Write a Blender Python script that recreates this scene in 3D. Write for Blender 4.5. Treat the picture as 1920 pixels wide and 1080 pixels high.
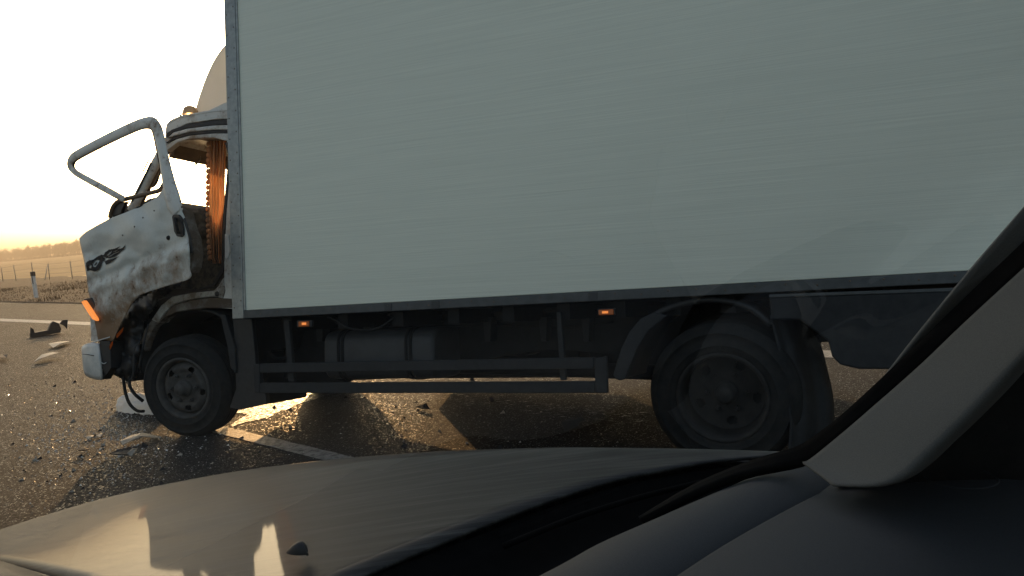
import bpy, bmesh, math, random
from mathutils import Vector, Matrix, noise
random.seed(7)
PI = math.pi
S = bpy.context.scene
for o in list(bpy.data.objects): bpy.data.objects.remove(o)
C = S.collection

# ------------------------------------------------------------------ camera, sky, sun
F = 1450.0; CAM = Vector((0, 0, 1.44))
def ray_c(x, y): return Vector(((x-960)/F, -(y-540)/F, -1.0))
a_, b_ = ray_c(75, 492), ray_c(1800, 492-0.08*1725)
Zc = a_.cross(b_).normalized()
if Zc.y < 0: Zc = -Zc
Lc = ray_c(-2200, 728).normalized()
Xc = -(Lc - Lc.dot(Zc)*Zc).normalized()
Yc = Zc.cross(Xc)
R = Matrix((Xc, Yc, Zc))                      # camera coords -> world coords
cam = bpy.data.objects.new('camera', bpy.data.cameras.new('camera')); C.objects.link(cam)
cam.matrix_world = Matrix.Translation(CAM) @ R.to_4x4()
cam.data.sensor_width = 36; cam.data.lens = 36*F/1920
cam.data.clip_start = 0.02; cam.data.clip_end = 3000
S.camera = cam
def ray(x, y): return R @ ray_c(x, y)

SUN_PX = (520, 212)
sd = ray(*SUN_PX).normalized()                # direction towards the sun
sun_el = math.asin(sd.z); sun_az = math.atan2(sd.x, sd.y)
W = bpy.data.worlds.new('World'); S.world = W; W.use_nodes = True
wn = W.node_tree.nodes; wl = W.node_tree.links
sky = wn.new('ShaderNodeTexSky'); sky.sky_type = 'NISHITA'; sky.sun_disc = False
sky.sun_elevation = sun_el; sky.sun_rotation = sun_az
sky.air_density = 1.0; sky.dust_density = 4.0; sky.ozone_density = 1.0
hs = wn.new('ShaderNodeHueSaturation'); hs.inputs['Saturation'].default_value = 0.84
wl.new(sky.outputs[0], hs.inputs['Color']); wl.new(hs.outputs[0], wn['Background'].inputs[0])
wn['Background'].inputs[1].default_value = 0.15
sl = bpy.data.lights.new('sun', 'SUN'); sl.energy = 2.0; sl.angle = math.radians(0.6); sl.color = (1, 0.55, 0.22)
so = bpy.data.objects.new('sun', sl); C.objects.link(so); so.rotation_euler = sd.to_track_quat('Z', 'Y').to_euler()
S.view_settings.view_transform = 'Standard'; S.view_settings.look = 'None'
S.view_settings.gamma = 1; S.view_settings.exposure = .88; S.view_settings.use_curve_mapping = False

# ------------------------------------------------------------------ frames
xt = R @ (-Lc)
n_ = ray(420, 0).cross(ray(436, 598)); zt = n_.cross(xt).normalized()
if zt.z < 0: zt = -zt
yt = zt.cross(xt).normalized()
P0 = CAM + ray(457, 590)*5.60
def T(x, y, off=0.0):                         # point on the truck's side plane, off metres in from the box side
    r = ray(x, y); t = ((P0 + yt*off - CAM).dot(yt))/r.dot(yt); return CAM + r*t
def G(x, y, z=0.0):                           # point at height z
    r = ray(x, y); return CAM + r*((z-CAM.z)/r.z)
def D(x, y, d): return CAM + ray(x, y)*d      # point at depth d
print('list deg', math.degrees(zt.angle(Vector((0,0,1)))), 'sun el', math.degrees(sun_el))

# ------------------------------------------------------------------ materials
def mat(name): 
    m = bpy.data.materials.new(name); m.use_nodes = True
    nt = m.node_tree; return m, nt.nodes, nt.links, nt.nodes['Principled BSDF']
def noise_tex(n, l, scale, detail=4, rough=.6, vec=None, mapscale=None):
    t = n.new('ShaderNodeTexNoise'); t.inputs['Scale'].default_value = scale
    t.inputs['Detail'].default_value = detail; t.inputs['Roughness'].default_value = rough
    tc = n.new('ShaderNodeTexCoord'); mp = n.new('ShaderNodeMapping')
    l.new(tc.outputs['Object'], mp.inputs['Vector']); l.new(mp.outputs[0], t.inputs['Vector'])
    if mapscale: mp.inputs['Scale'].default_value = mapscale
    return t
def ramp(n, l, src, stops):
    r = n.new('ShaderNodeValToRGB'); e = r.color_ramp.elements
    e[0].position = stops[0][0]; e[0].color = (*stops[0][1], 1); e[1].position = stops[-1][0]; e[1].color = (*stops[-1][1], 1)
    for p, c in stops[1:-1]: q = e.new(p); q.color = (*c, 1)
    l.new(src, r.inputs[0]); return r
def bump(n, l, src, b, strength, dist=.01):
    u = n.new('ShaderNodeBump'); u.inputs['Strength'].default_value = strength; u.inputs['Distance'].default_value = dist
    l.new(src, u.inputs['Height']); l.new(u.outputs[0], b.inputs['Normal']); return u
def simple(name, c1, c2, scale=8, rough=.6, metal=0, bs=.15, mapscale=None, detail=5, spec=.5, coat=0, bd=.005):
    m, n, l, b = mat(name)
    t = noise_tex(n, l, scale, detail, mapscale=mapscale)
    r = ramp(n, l, t.outputs[0], [(.35, c1), (.65, c2)]); l.new(r.outputs[0], b.inputs['Base Color'])
    b.inputs['Roughness'].default_value = rough; b.inputs['Metallic'].default_value = metal
    b.inputs['Specular IOR Level'].default_value = spec; b.inputs['Coat Weight'].default_value = coat
    if bs: bump(n, l, t.outputs[0], b, bs, bd)
    return m
M = {}
M['box_panel'] = simple('box_panel', (.70,.73,.62), (.83,.855,.73), 3, .34, 0, .5, (.35, 120, 120), 3, .6, bd=.002)
M['box_trim'] = simple('box_trim', (.26,.28,.28), (.36,.38,.37), 25, .42, .5, .1)
M['lower_trim'] = simple('lower_trim', (.06,.066,.068), (.09,.096,.098), 18, .5, .2, .1)
M['rivet'] = simple('rivet', (.08,.07,.06), (.16,.12,.09), 60, .5, .4)
M['dark_steel'] = simple('dark_steel', (.006,.0066,.007), (.012,.0125,.013), 14, .7, 0, .2, spec=.25)
M['guard'] = simple('guard', (.015,.017,.019), (.024,.026,.028), 20, .6, 0, .15, spec=.3)
M['rubber'] = simple('rubber', (.012,.013,.0135), (.024,.023,.021), 22, .85, 0, .3, spec=.25)
M['rim'] = simple('rim', (.045,.043,.040), (.085,.078,.07), 16, .7, 0, .3, spec=.3)
M['plastic_black'] = simple('plastic_black', (.012,.013,.014), (.022,.022,.023), 30, .55, 0, .15)
M['tank'] = simple('tank', (.028,.031,.034), (.045,.048,.052), 9, .55, 0, .1)
M['interior'] = simple('interior', (.02,.018,.016), (.05,.042,.035), 9, .8, 0, .4)
M['visor'] = simple('visor', (.10,.07,.045), (.16,.11,.07), 12, .7, 0, .2)
M['seat'] = simple('seat', (.015,.015,.014), (.10,.085,.06), 26, .9, 0, .5, detail=8)
M['dash_plastic'] = simple('dash_plastic', (.026,.029,.032), (.036,.039,.043), 500, .7, 0, .35, detail=2, bd=.0008)
M['trim_cloth'] = simple('trim_cloth', (.078,.082,.080), (.10,.104,.10), 700, .95, 0, .3, detail=2, bd=.0006)
M['seal'] = simple('seal', (.004,.004,.004), (.006,.006,.006), 40, .95, 0, 0, spec=.08)
M['bumper'] = simple('bumper', (.50,.51,.49), (.66,.66,.62), 12, .45, 0, .1)
M['chip_light'] = simple('chip_light', (.26,.22,.17), (.42,.37,.30), 40, .6, 0, .2)
M['chip_dark'] = simple('chip_dark', (.008,.008,.008), (.02,.018,.016), 40, .8, 0, .2)
M['liner'] = simple('liner', (.02,.02,.02), (.03,.03,.03), 200, .9, 0, 0, spec=.1)
M['wood_post'] = simple('wood_post', (.34,.28,.21), (.48,.40,.30), 14, .9, 0, .3)
M['wire'] = simple('wire', (.2,.18,.16), (.3,.27,.24), 14, .5, .6, 0)
M['post_white'] = simple('post_white', (.6,.58,.54), (.78,.75,.7), 9, .6, 0, .1)

def dirty(name, base, dirt, rust, lo=.48, hi=.66, scale=5, rough=.4, zgrad=None):
    m, n, l, b = mat(name)
    t1 = noise_tex(n, l, scale, 9, .72); t2 = noise_tex(n, l, scale*4, 6, .7); t3 = noise_tex(n, l, scale*14, 5, .65)
    r0 = ramp(n, l, t3.outputs[0], [(.3, tuple(c*.9 for c in base)), (.7, base)])
    f1 = ramp(n, l, t1.outputs[0], [(lo, (0,0,0)), (hi, (1,1,1))])
    fac = f1.outputs[0]
    if zgrad:                                  # grime thicker towards the bottom of the panel (zlow, zhigh in object z)
        tc = n.new('ShaderNodeTexCoord'); sp = n.new('ShaderNodeSeparateXYZ'); l.new(tc.outputs['Object'], sp.inputs[0])
        mr = n.new('ShaderNodeMapRange'); mr.inputs[1].default_value = zgrad[0]; mr.inputs[2].default_value = zgrad[1]
        mr.inputs[3].default_value = .27; mr.inputs[4].default_value = -.22; l.new(sp.outputs[2], mr.inputs[0])
        ad = n.new('ShaderNodeMath'); ad.operation = 'ADD'; l.new(t1.outputs[0], ad.inputs[0]); l.new(mr.outputs[0], ad.inputs[1])
        l.new(ad.outputs[0], f1.inputs[0])
    mx = n.new('ShaderNodeMixRGB'); l.new(fac, mx.inputs[0]); l.new(r0.outputs[0], mx.inputs[1]); mx.inputs[2].default_value = (*dirt, 1)
    f2 = ramp(n, l, t2.outputs[0], [(.60, (0,0,0)), (.66, (1,1,1))])
    mu = n.new('ShaderNodeMath'); mu.operation = 'MULTIPLY'; l.new(fac, mu.inputs[0]); l.new(f2.outputs[0], mu.inputs[1])
    m2 = n.new('ShaderNodeMixRGB'); l.new(mu.outputs[0], m2.inputs[0]); l.new(mx.outputs[0], m2.inputs[1]); m2.inputs[2].default_value = (*rust, 1)
    l.new(m2.outputs[0], b.inputs['Base Color'])
    rr = ramp(n, l, fac, [(0, (rough,)*3), (1, (.8,)*3)]); l.new(rr.outputs[0], b.inputs['Roughness'])
    bump(n, l, t2.outputs[0], b, .25, .006)
    return m
M['cab_paint'] = dirty('cab_paint', (.66,.66,.62), (.28,.20,.13), (.12,.07,.045), .50, .70)
M['door_paint'] = dirty('door_paint', (.60,.62,.58), (.24,.15,.085), (.09,.045,.025), .44, .66, 3, .42, (-.50, .45))
M['sill_paint'] = dirty('sill_paint', (.20,.19,.17), (.09,.065,.045), (.05,.032,.02), .34, .52, 7)
M['decal'] = simple('decal', (.012,.012,.013), (.02,.02,.021), 30, .7, 0, 0, spec=.2)

m, n, l, b = mat('orange_lens'); M['orange_lens'] = m
b.inputs['Base Color'].default_value = (.85,.20,.03,1); b.inputs['Roughness'].default_value = .2
b.inputs['Transmission Weight'].default_value = .35
tx = noise_tex(n, l, 90, 2); bump(n, l, tx.outputs[0], b, .3, .002)
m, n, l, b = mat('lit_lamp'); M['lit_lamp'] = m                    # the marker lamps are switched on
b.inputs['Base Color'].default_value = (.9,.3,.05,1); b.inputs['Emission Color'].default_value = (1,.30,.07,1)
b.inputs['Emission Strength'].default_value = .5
m, n, l, b = mat('amber_dome'); M['amber_dome'] = m
b.inputs['Base Color'].default_value = (.55,.36,.20,1); b.inputs['Roughness'].default_value = .4; b.inputs['Transmission Weight'].default_value = .2

def translucent(name, c, c2, fac=.5, scale=12, mapscale=None):
    m, n, l, b = mat(name)
    t = noise_tex(n, l, scale, 5, mapscale=mapscale); r = ramp(n, l, t.outputs[0], [(.4, c), (.6, c2)])
    l.new(r.outputs[0], b.inputs['Base Color']); b.inputs['Roughness'].default_value = .7
    tr = n.new('ShaderNodeBsdfTranslucent'); l.new(r.outputs[0], tr.inputs[0])
    mx = n.new('ShaderNodeMixShader'); mx.inputs[0].default_value = fac
    l.new(b.outputs[0], mx.inputs[1]); l.new(tr.outputs[0], mx.inputs[2]); l.new(mx.outputs[0], n['Material Output'].inputs[0])
    return m
M['curtain'] = translucent('curtain', (.86,.46,.22), (.48,.28,.15), .5, 10, (1,1,.3))
M['deflector'] = translucent('deflector', (.90,.89,.86), (.93,.92,.90), .68, 5)

M['orange_glow'] = translucent('orange_glow', (1,.30,.05), (.95,.24,.03), .75, 30)
m, n, l, b = mat('windscreen_glass'); M['glass'] = m              # thin pane: clear, with its Fresnel reflection
tr = n.new('ShaderNodeBsdfTransparent'); tr.inputs[0].default_value = (.93,.95,.94,1)
gl = n.new('ShaderNodeBsdfGlossy'); gl.inputs['Roughness'].default_value = 0.0
lw_ = n.new('ShaderNodeLayerWeight'); lw_.inputs[0].default_value = .5
pw_ = n.new('ShaderNodeMath'); pw_.operation = 'POWER'; pw_.inputs[1].default_value = 5; l.new(lw_.outputs['Facing'], pw_.inputs[0])
fr = n.new('ShaderNodeMath'); fr.operation = 'MULTIPLY_ADD'; fr.inputs[1].default_value = .9; fr.inputs[2].default_value = .025; l.new(pw_.outputs[0], fr.inputs[0])
mx = n.new('ShaderNodeMixShader'); l.new(fr.outputs[0], mx.inputs[0]); l.new(tr.outputs[0], mx.inputs[1]); l.new(gl.outputs[0], mx.inputs[2])
l.new(mx.outputs[0], n['Material Output'].inputs[0])

m, n, l, b = mat('asphalt'); M['asphalt'] = m
tc = n.new('ShaderNodeTexCoord')
vo = n.new('ShaderNodeTexVoronoi'); vo.inputs['Scale'].default_value = 125; l.new(tc.outputs['Object'], vo.inputs['Vector'])
v2 = n.new('ShaderNodeTexVoronoi'); v2.inputs['Scale'].default_value = 62; l.new(tc.outputs['Object'], v2.inputs['Vector'])
nz = noise_tex(n, l, 1.1, 8, .62); nf = noise_tex(n, l, 60, 4, .7)
r1 = ramp(n, l, nz.outputs[0], [(.3, (.020,.0195,.019)), (.7, (.040,.038,.035))])
mxx = n.new('ShaderNodeMixRGB'); mxx.blend_type = 'MULTIPLY'; mxx.inputs[0].default_value = .8
bw = n.new('ShaderNodeRGBToBW'); l.new(vo.outputs['Color'], bw.inputs[0])
rc = ramp(n, l, bw.outputs[0], [(.2, (.45,.45,.45)), (.75, (1.1,1.1,1.1)), (.9, (2.2,2.1,1.95))])
l.new(r1.outputs[0], mxx.inputs[1]); l.new(rc.outputs[0], mxx.inputs[2]); l.new(mxx.outputs[0], b.inputs['Base Color'])
rg = ramp(n, l, bw.outputs[0], [(.2, (.95,)*3), (.79, (.76,)*3), (.86, (.30,)*3)]); l.new(rg.outputs[0], b.inputs['Roughness'])
ad = n.new('ShaderNodeMath'); ad.operation = 'ADD'; l.new(vo.outputs['Distance'], ad.inputs[0])
a2 = n.new('ShaderNodeMath'); a2.operation = 'ADD'; l.new(ad.outputs[0], a2.inputs[0]); l.new(v2.outputs['Distance'], ad.inputs[1]); l.new(nf.outputs[0], a2.inputs[1])
u = bump(n, l, a2.outputs[0], b, .7, .0026); u.invert = True; b.inputs['Specular IOR Level'].default_value = .13

def paint_line(name, c, wear_lo=.42, wear_hi=.56, scale=18):
    m, n, l, b = mat(name)
    t = noise_tex(n, l, scale, 8, .75); vo = n.new('ShaderNodeTexVoronoi'); vo.inputs['Scale'].default_value = 75
    tc = n.new('ShaderNodeTexCoord'); l.new(tc.outputs['Object'], vo.inputs['Vector'])
    r = ramp(n, l, t.outputs[0], [(wear_lo, (.03,.029,.027)), (wear_hi, c)]); l.new(r.outputs[0], b.inputs['Base Color'])
    b.inputs['Roughness'].default_value = .6; u = bump(n, l, vo.outputs['Distance'], b, .5, .004); u.invert = True
    return m
M['road_paint'] = paint_line('road_paint', (.30,.29,.27), .36, .56)
M['road_scuff'] = paint_line('road_scuff', (.40,.38,.35), .50, .60, 30)
M['grass_dry'] = simple('grass_dry', (.025,.015,.007), (.08,.048,.02), 1.6, .95, 0, .8, detail=10, bd=.15)
M['field'] = simple('field', (.17,.10,.022), (.25,.155,.042), .05, .95, 0, .5, (1,3,1), 10, bd=.3)
M['twig'] = simple('twig', (.14,.10,.07), (.20,.14,.10), 3, .95, 0, 0)
M['blade'] = simple('blade', (.035,.02,.009), (.085,.05,.022), 2, .9, 0, 0)

m, n, l, b = mat('hood_paint'); M['hood'] = m
t1 = noise_tex(n, l, 3, 6, .6, mapscale=(1, 1, 1)); t2 = noise_tex(n, l, 8, 6, .7); t2.inputs['Distortion'].default_value = .4
# dust swept in long streaks across the bonnet
mp = [k for k in n if k.bl_idname == 'ShaderNodeMapping'][1]; mp.vector_type = 'TEXTURE'; mp.inputs['Rotation'].default_value = (0,0,.36); mp.inputs['Scale'].default_value = (3.2,.16,1)
r = ramp(n, l, t1.outputs[0], [(.3, (.022,.022,.021)), (.7, (.032,.031,.029))])
r2 = ramp(n, l, t2.outputs[0], [(.45, (0,0,0)), (.75, (.6,.6,.6))])
mx = n.new('ShaderNodeMixRGB'); l.new(r2.outputs[0], mx.inputs[0]); l.new(r.outputs[0], mx.inputs[1]); mx.inputs[2].default_value = (.15,.146,.135,1)
l.new(mx.outputs[0], b.inputs['Base Color']); b.inputs['Metallic'].default_value = 0; b.inputs['Specular IOR Level'].default_value = .2
rr = ramp(n, l, r2.outputs[0], [(0, (.55,)*3), (1, (.75,)*3)]); l.new(rr.outputs[0], b.inputs['Roughness'])
b.inputs['Coat Weight'].default_value = .20; b.inputs['Coat Roughness'].default_value = .035
t3 = noise_tex(n, l, 900, 2); bump(n, l, t3.outputs[0], b, .10, .0002)

# ------------------------------------------------------------------ object helpers
def tag(o, label=None, cat=None, group=None, kind=None):
    if label: o['label'] = label
    if cat: o['category'] = cat
    if group: o['group'] = group
    if kind: o['kind'] = kind
    return o
def empty(name, loc, label, cat, group=None):
    o = bpy.data.objects.new(name, None); C.objects.link(o); o.location = loc; o.empty_display_size = .2
    return tag(o, label, cat, group)
def base(o):
    v = Vector((0,0,0))
    while o is not None: v = v + Vector(o.location); o = o.parent
    return v
class MB:
    """collects vertices and faces given in world coordinates"""
    def __init__(s): s.v = []; s.f = []; s.smooth = []
    def add(s, vs, fs, smooth=False):
        k = len(s.v); s.v += [Vector(p) for p in vs]
        for f in fs: s.f.append([i+k for i in f]); s.smooth.append(smooth)
    def prism(s, pts, vec):
        n = len(pts); vec = Vector(vec)
        s.add(list(pts)+[Vector(p)+vec for p in pts], [list(range(n)), [2*n-1-i for i in range(n)]]+[[(i+1) % n, i, i+n, (i+1) % n+n] for i in range(n)])
    def box(s, c, ax, h):
        c = Vector(c); p = []
        for i in (-1,1):
            for j in (-1,1):
                for k in (-1,1): p.append(c+ax[0]*(i*h[0])+ax[1]*(j*h[1])+ax[2]*(k*h[2]))
        s.add(p, [(0,1,3,2),(4,6,7,5),(0,4,5,1),(2,3,7,6),(0,2,6,4),(1,5,7,3)])
    def tube(s, path, r, nn=10, flat=None, close=False):
        """flat=(vector, factor): squash the section along that vector"""
        path = [Vector(p) for p in path]; rs = r if isinstance(r, (list, tuple)) else [r]*len(path); N = len(path)
        up = None; vs = []; fs = []
        for i, p in enumerate(path):
            t = (path[(i+1) % N]-path[i-1]) if close else (path[min(i+1, N-1)]-path[max(i-1, 0)])
            t.normalize()
            if up is None: up = t.orthogonal().normalized()
            if flat: up = (flat[0]-flat[0].dot(t)*t).normalized()
            else: up = (up-up.dot(t)*t).normalized()
            sd_ = t.cross(up)
            for k in range(nn):
                a = 2*PI*k/nn; vs.append(p+up*(math.cos(a)*rs[i]*(flat[1] if flat else 1))+sd_*(math.sin(a)*rs[i]))
        for i in range(N if close else N-1):
            j = (i+1) % N
            for k in range(nn): fs.append((i*nn+k, i*nn+(k+1) % nn, j*nn+(k+1) % nn, j*nn+k))
        if not close: fs += [list(range(nn))[::-1], [(N-1)*nn+k for k in range(nn)]]
        s.add(vs, fs, True)
    def lathe(s, prof, c, ax, nn=64, close=False):
        """prof: (radius, distance along axis)"""
        ax = Vector(ax).normalized(); u = ax.orthogonal().normalized(); w = ax.cross(u); m_ = len(prof); vs = []; fs = []
        for k in range(nn):
            a = 2*PI*k/nn; d = u*math.cos(a)+w*math.sin(a)
            for r_, h_ in prof: vs.append(Vector(c)+d*r_+ax*h_)
        for k in range(nn):
            q = (k+1) % nn
            for i in range(m_ if close else m_-1):
                j = (i+1) % m_; fs.append((k*m_+i, k*m_+j, q*m_+j, q*m_+i))
        s.add(vs, fs, True)
    def grid(s, rows, smooth=True):
        m_ = len(rows[0]); vs = [p for r_ in rows for p in r_]; fs = []
        for i in range(len(rows)-1):
            for j in range(m_-1): fs.append((i*m_+j, i*m_+j+1, (i+1)*m_+j+1, (i+1)*m_+j))
        s.add(vs, fs, smooth)
    def build(s, name, mt, parent=None, bevel=0, solid=0, recalc=True, origin=None):
        o_ = base(parent) if parent else (Vector(origin) if origin else Vector((0,0,0)))
        me = bpy.data.meshes.new(name); me.from_pydata([v-o_ for v in s.v], [], s.f)
        me.polygons.foreach_set('use_smooth', s.smooth); me.materials.append(M[mt] if isinstance(mt, str) else mt)
        if recalc:
            bm = bmesh.new(); bm.from_mesh(me); bmesh.ops.recalc_face_normals(bm, faces=bm.faces); bm.to_mesh(me); bm.free()
        me.update(); o = bpy.data.objects.new(name, me); C.objects.link(o)
        if parent: o.parent = parent
        elif origin: o.location = origin
        if solid: md = o.modifiers.new('solid', 'SOLIDIFY'); md.thickness = solid; md.offset = 0
        if bevel: md = o.modifiers.new('bevel', 'BEVEL'); md.width = bevel; md.segments = 2; md.limit_method = 'ANGLE'; md.angle_limit = .6
        return o
def interp(pts, t):
    """Catmull-Rom through pts, t in 0..1"""
    k = len(pts)-1; u = min(max(t, 0), .99999)*k; i = int(u); f = u-i
    p = [pts[max(i-1, 0)], pts[i], pts[i+1], pts[min(i+2, k)]]
    return .5*((2*p[1])+(p[2]-p[0])*f+(2*p[0]-5*p[1]+4*p[2]-p[3])*f*f+(3*p[1]-p[0]-3*p[2]+p[3])*f**3)
def smooth_path(pts, nn): return [interp([Vector(p) for p in pts], i/(nn-1)) for i in range(nn)]
def tprism(name, px, off, thick, mt, parent, bevel=.004, label=None):
    m_ = MB(); m_.prism([T(x, y, off) for x, y in px], yt*thick); o = m_.build(name, mt, parent, bevel)
    if label: o['label'] = label
    return o

# ------------------------------------------------------------------ ground
def ground_z(y, x=0):
    yy = max(0, y-26 - .03*x)
    return .0 if yy <= 0 else (.35*(1-math.exp(-yy/6)) + yy*.0155)
rows = []
ys = [-40,-20,-8,-4,0,2,4,6,8,10,12,14,16,18,20,22,24,25.2]
def edge_y(x): return 25.2
m_ = MB(); m_.grid([[Vector((x, y, 0)) for x in range(-120, 121, 10)] for y in ys], False)
tag(m_.build('road', 'asphalt', recalc=False), kind='structure')
fy = G(75, 568).y
# far terrain: verge then field, one sheet rising gently
eA, eB = G(-60, 566), G(165, 571)
ed = (eB-eA); ed.z = 0; ed.normalize(); en = Vector((-ed.y, ed.x, 0))
if en.y < 0: en = -en
def TP(a, bb):                                  # a along the road edge, bb metres beyond it
    p = eA + ed*a + en*bb
    z = .005 + .12*(1-math.exp(-bb/1.5)) if bb > 0 else -.3
    z += max(0, min(bb, 240)-14)*.023
    z += .05*noise.noise(Vector((p.x*.5, p.y*.5, 0)))*min(1, max(bb, 0)/2)
    return Vector((p.x, p.y, z))
def terrain(name, mt, bbs, rng, da):
    m_ = MB(); m_.grid([[TP(a, q) for a in rng] for q in bbs], True); return tag(m_.build(name, mt, recalc=False), kind='structure')
vr = [i*.5 for i in range(-80, 160)]
terrain('verge', 'grass_dry', [-.02,.1,.3,.6,1,1.5,2,3,4,5,6,8,10,12,14], [-150,-80]+[q for q in vr]+[140,250], 0)
terrain('field', 'field', [13.9,16,20,26,34,44,60,80,110,150,200,260,320,420,700], [-1500,-600,-300,-150]+list(range(-100,200,10))+[300,600,1500], 0)

def strip(name, mt, A, B, w1, w2, z, n=30, jag=0, kind='structure'):
    """flat painted strip from A to B"""
    d = (B-A).normalized(); s_ = Vector((-d.y, d.x, 0)); L_, R_ = [], []
    for i in range(n+1):
        t = i/n; c = A.lerp(B, t); w = w1+(w2-w1)*t
        L_.append(Vector((*(c+s_*(w/2+jag*random.uniform(-1,1))).xy, z))); R_.append(Vector((*(c-s_*(w/2+jag*random.uniform(-1,1))).xy, z)))
    m_ = MB(); m_.grid([L_, R_], False); o = m_.build(name, mt, recalc=False); return tag(o, kind=kind)
A, B = G(0, 600), G(182, 607.5); dd = (B-A).normalized()
strip('edge_line', 'road_paint', A-dd*25, B+dd*60, .36, .36, .004, 80, .008)
A, B = G(436, 812), G(640, 862); dd = (B-A).normalized()
strip('lane_line', 'road_paint', A-dd*.5, B+dd*3.2, .14, .14, .004, 60, .004)

# ------------------------------------------------------------------ fence, post, trees
def grow_fence():
    f0 = eA + ed*8; fz = TP(8, 9).z
    root = empty('wire_fence', TP(8, 9), 'low wire fence on wooden posts between the dark verge and the pale field', 'fence')
    pp = []
    def fa(px):
        r = ray(px, 500); p = r*((11-(CAM-eA).dot(en))/r.dot(en))+CAM; return (p-eA).dot(ed)
    aa = [fa(x) for x in (2, 27, 59, 90, 133)]; st_ = (aa[-1]-aa[0])/4
    aa = [aa[0]-st_*k for k in range(8, 0, -1)]+aa+[aa[-1]+st_*k for k in range(1, 26)]
    for a in aa:
        p = TP(a, 11); h = 1.25+random.uniform(-.12,.12); lean = Vector((random.uniform(-.10,.06), 0, 1))
        m_ = MB(); m_.tube([p-lean*.1, p+lean*h*.5, p+lean*h], [.035,.032,.03], 7); m_.build('post', 'wood_post', root); pp.append((p, lean, h))
    for q in (.35,.65,.95):
        m_ = MB(); m_.tube([p+le*(h*q) for p, le, h in pp], .006, 4); m_.build('wire', 'wire', root)
    m_ = MB(); p = G(105, 531, .3); m_.tube([TP(fa(90), 11)+Vector((0,0,1.1)), TP(fa(104), 10.2)], .035, 6); m_.build('brace', 'wood_post', root)
grow_fence()
bp = G(68, 557, .12); 
dv = empty('delineator_post', bp, 'white roadside marker post with black cap standing in the verge', 'marker post')
lean = Vector((-.03,0,1)); m_ = MB(); w = .075
m_.box(bp+lean*.40, (Vector((1,0,0)), Vector((0,1,0)), lean), (w,.05,.43)); m_.build('body', 'post_white', dv, .02)
m_ = MB(); m_.box(bp+lean*.90, (Vector((1,0,0)), Vector((0,1,0)), lean), (w*1.15,.056,.09)); m_.build('cap', 'plastic_black', dv, .02)
m_ = MB(); m_.box(bp+lean*.66+Vector((.01,-.052,0)), (Vector((1,0,0)), Vector((0,1,0)), lean), (.022,.006,.15)); m_.build('reflector', 'plastic_black', dv)

def tree_row(name, bb, a0, a1, step, hmin, hmax, seed):
    rnd = random.Random(seed); m_ = MB(); a = a0
    def tri(p, d, L, w):
        s_ = d.cross(Vector((rnd.uniform(-1,1), rnd.uniform(-1,1), rnd.uniform(-1,1)))).normalized()
        m_.add([p-s_*w, p+s_*w, p+d*L], [(0,1,2)])
    while a < a1:
        p = TP(a, bb+rnd.uniform(-8, 8)); h = rnd.uniform(hmin, hmax); p.z -= .3
        m_.tube([p, p+Vector((rnd.uniform(-.3,.3),0,h*.6)), p+Vector((rnd.uniform(-.6,.6),0,h*.95))], [.22,.14,.03], 5)
        cr = h*rnd.uniform(.30,.42)
        for k in range(40):                     # undergrowth at the foot of the trees
            q = p+Vector((rnd.uniform(-2.5,2.5), rnd.uniform(-2,2), 0)); tri(q, Vector((rnd.uniform(-.5,.5), rnd.uniform(-.5,.5), 1)), rnd.uniform(.6,2.4), rnd.uniform(.15,.4))
        for k in range(60):
            th = rnd.uniform(0, 2*PI); q = rnd.uniform(.05, 1); el = rnd.uniform(.1, 1.3)
            s0 = p+Vector((0,0,h*(.15+.65*q)))
            d = Vector((math.cos(th)*math.cos(el), math.sin(th)*math.cos(el), math.sin(el)))
            L = cr*(1.15-.7*abs(q-.35))*rnd.uniform(.6,1.1); tri(s0, d, L, .06)
            for j in range(7):
                e = s0+d*L*rnd.uniform(.35,1); d2 = (d+Vector((rnd.uniform(-1,1), rnd.uniform(-1,1), rnd.uniform(-.5,1)))*.9).normalized()
                tri(e, d2, rnd.uniform(.5,1.6), rnd.uniform(.03,.12))
        a += step*rnd.uniform(.5,1.5)
    return m_.build(name, 'twig', recalc=False)
def along(px):                                  # where a sight line meets the far edge of the field
    r = ray(px, 480); p = r*((232-(CAM-eA).dot(en))/r.dot(en))+CAM; return (p-eA).dot(ed)
TA0, TA1 = along(-120), along(470)
print('trees', TA0, TA1)
tag(tree_row('tree_line', 232, TA0, TA1, 1.6, 7.0, 13.0, 3), 'hazy row of bare trees along the far edge of the field', 'tree line', kind='stuff')

# rough dry grass of the verge
m_ = MB(); rnd = random.Random(5)
for i in range(26000):
    a = rnd.uniform(-12, 55); bb = .15+abs(rnd.gauss(0, 5.5))
    if bb > 15: continue
    p = TP(a, bb); p.z -= .02; h = rnd.uniform(.03,.14)*(1.5 if noise.noise(p*.35) > .1 else .7); th = rnd.uniform(0, PI)
    s_ = Vector((math.cos(th), math.sin(th), 0))*rnd.uniform(.006,.02)
    m_.add([p-s_, p+s_, p+Vector((rnd.uniform(-.1,.1), rnd.uniform(-.1,.1), h))], [(0,1,2)])
tag(m_.build('dry_grass', 'blade', recalc=False), 'dry brown grass covering the roadside verge', 'grass', kind='stuff')

# ------------------------------------------------------------------ TRUCK
tb = T(850, 850, 1.1); tb.z = 0
truck = empty('box_truck', tb, 'crashed white box truck with its damaged driver door hanging open', 'truck')
BW = 2.3
bx0 = T(436, 598); 
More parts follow.
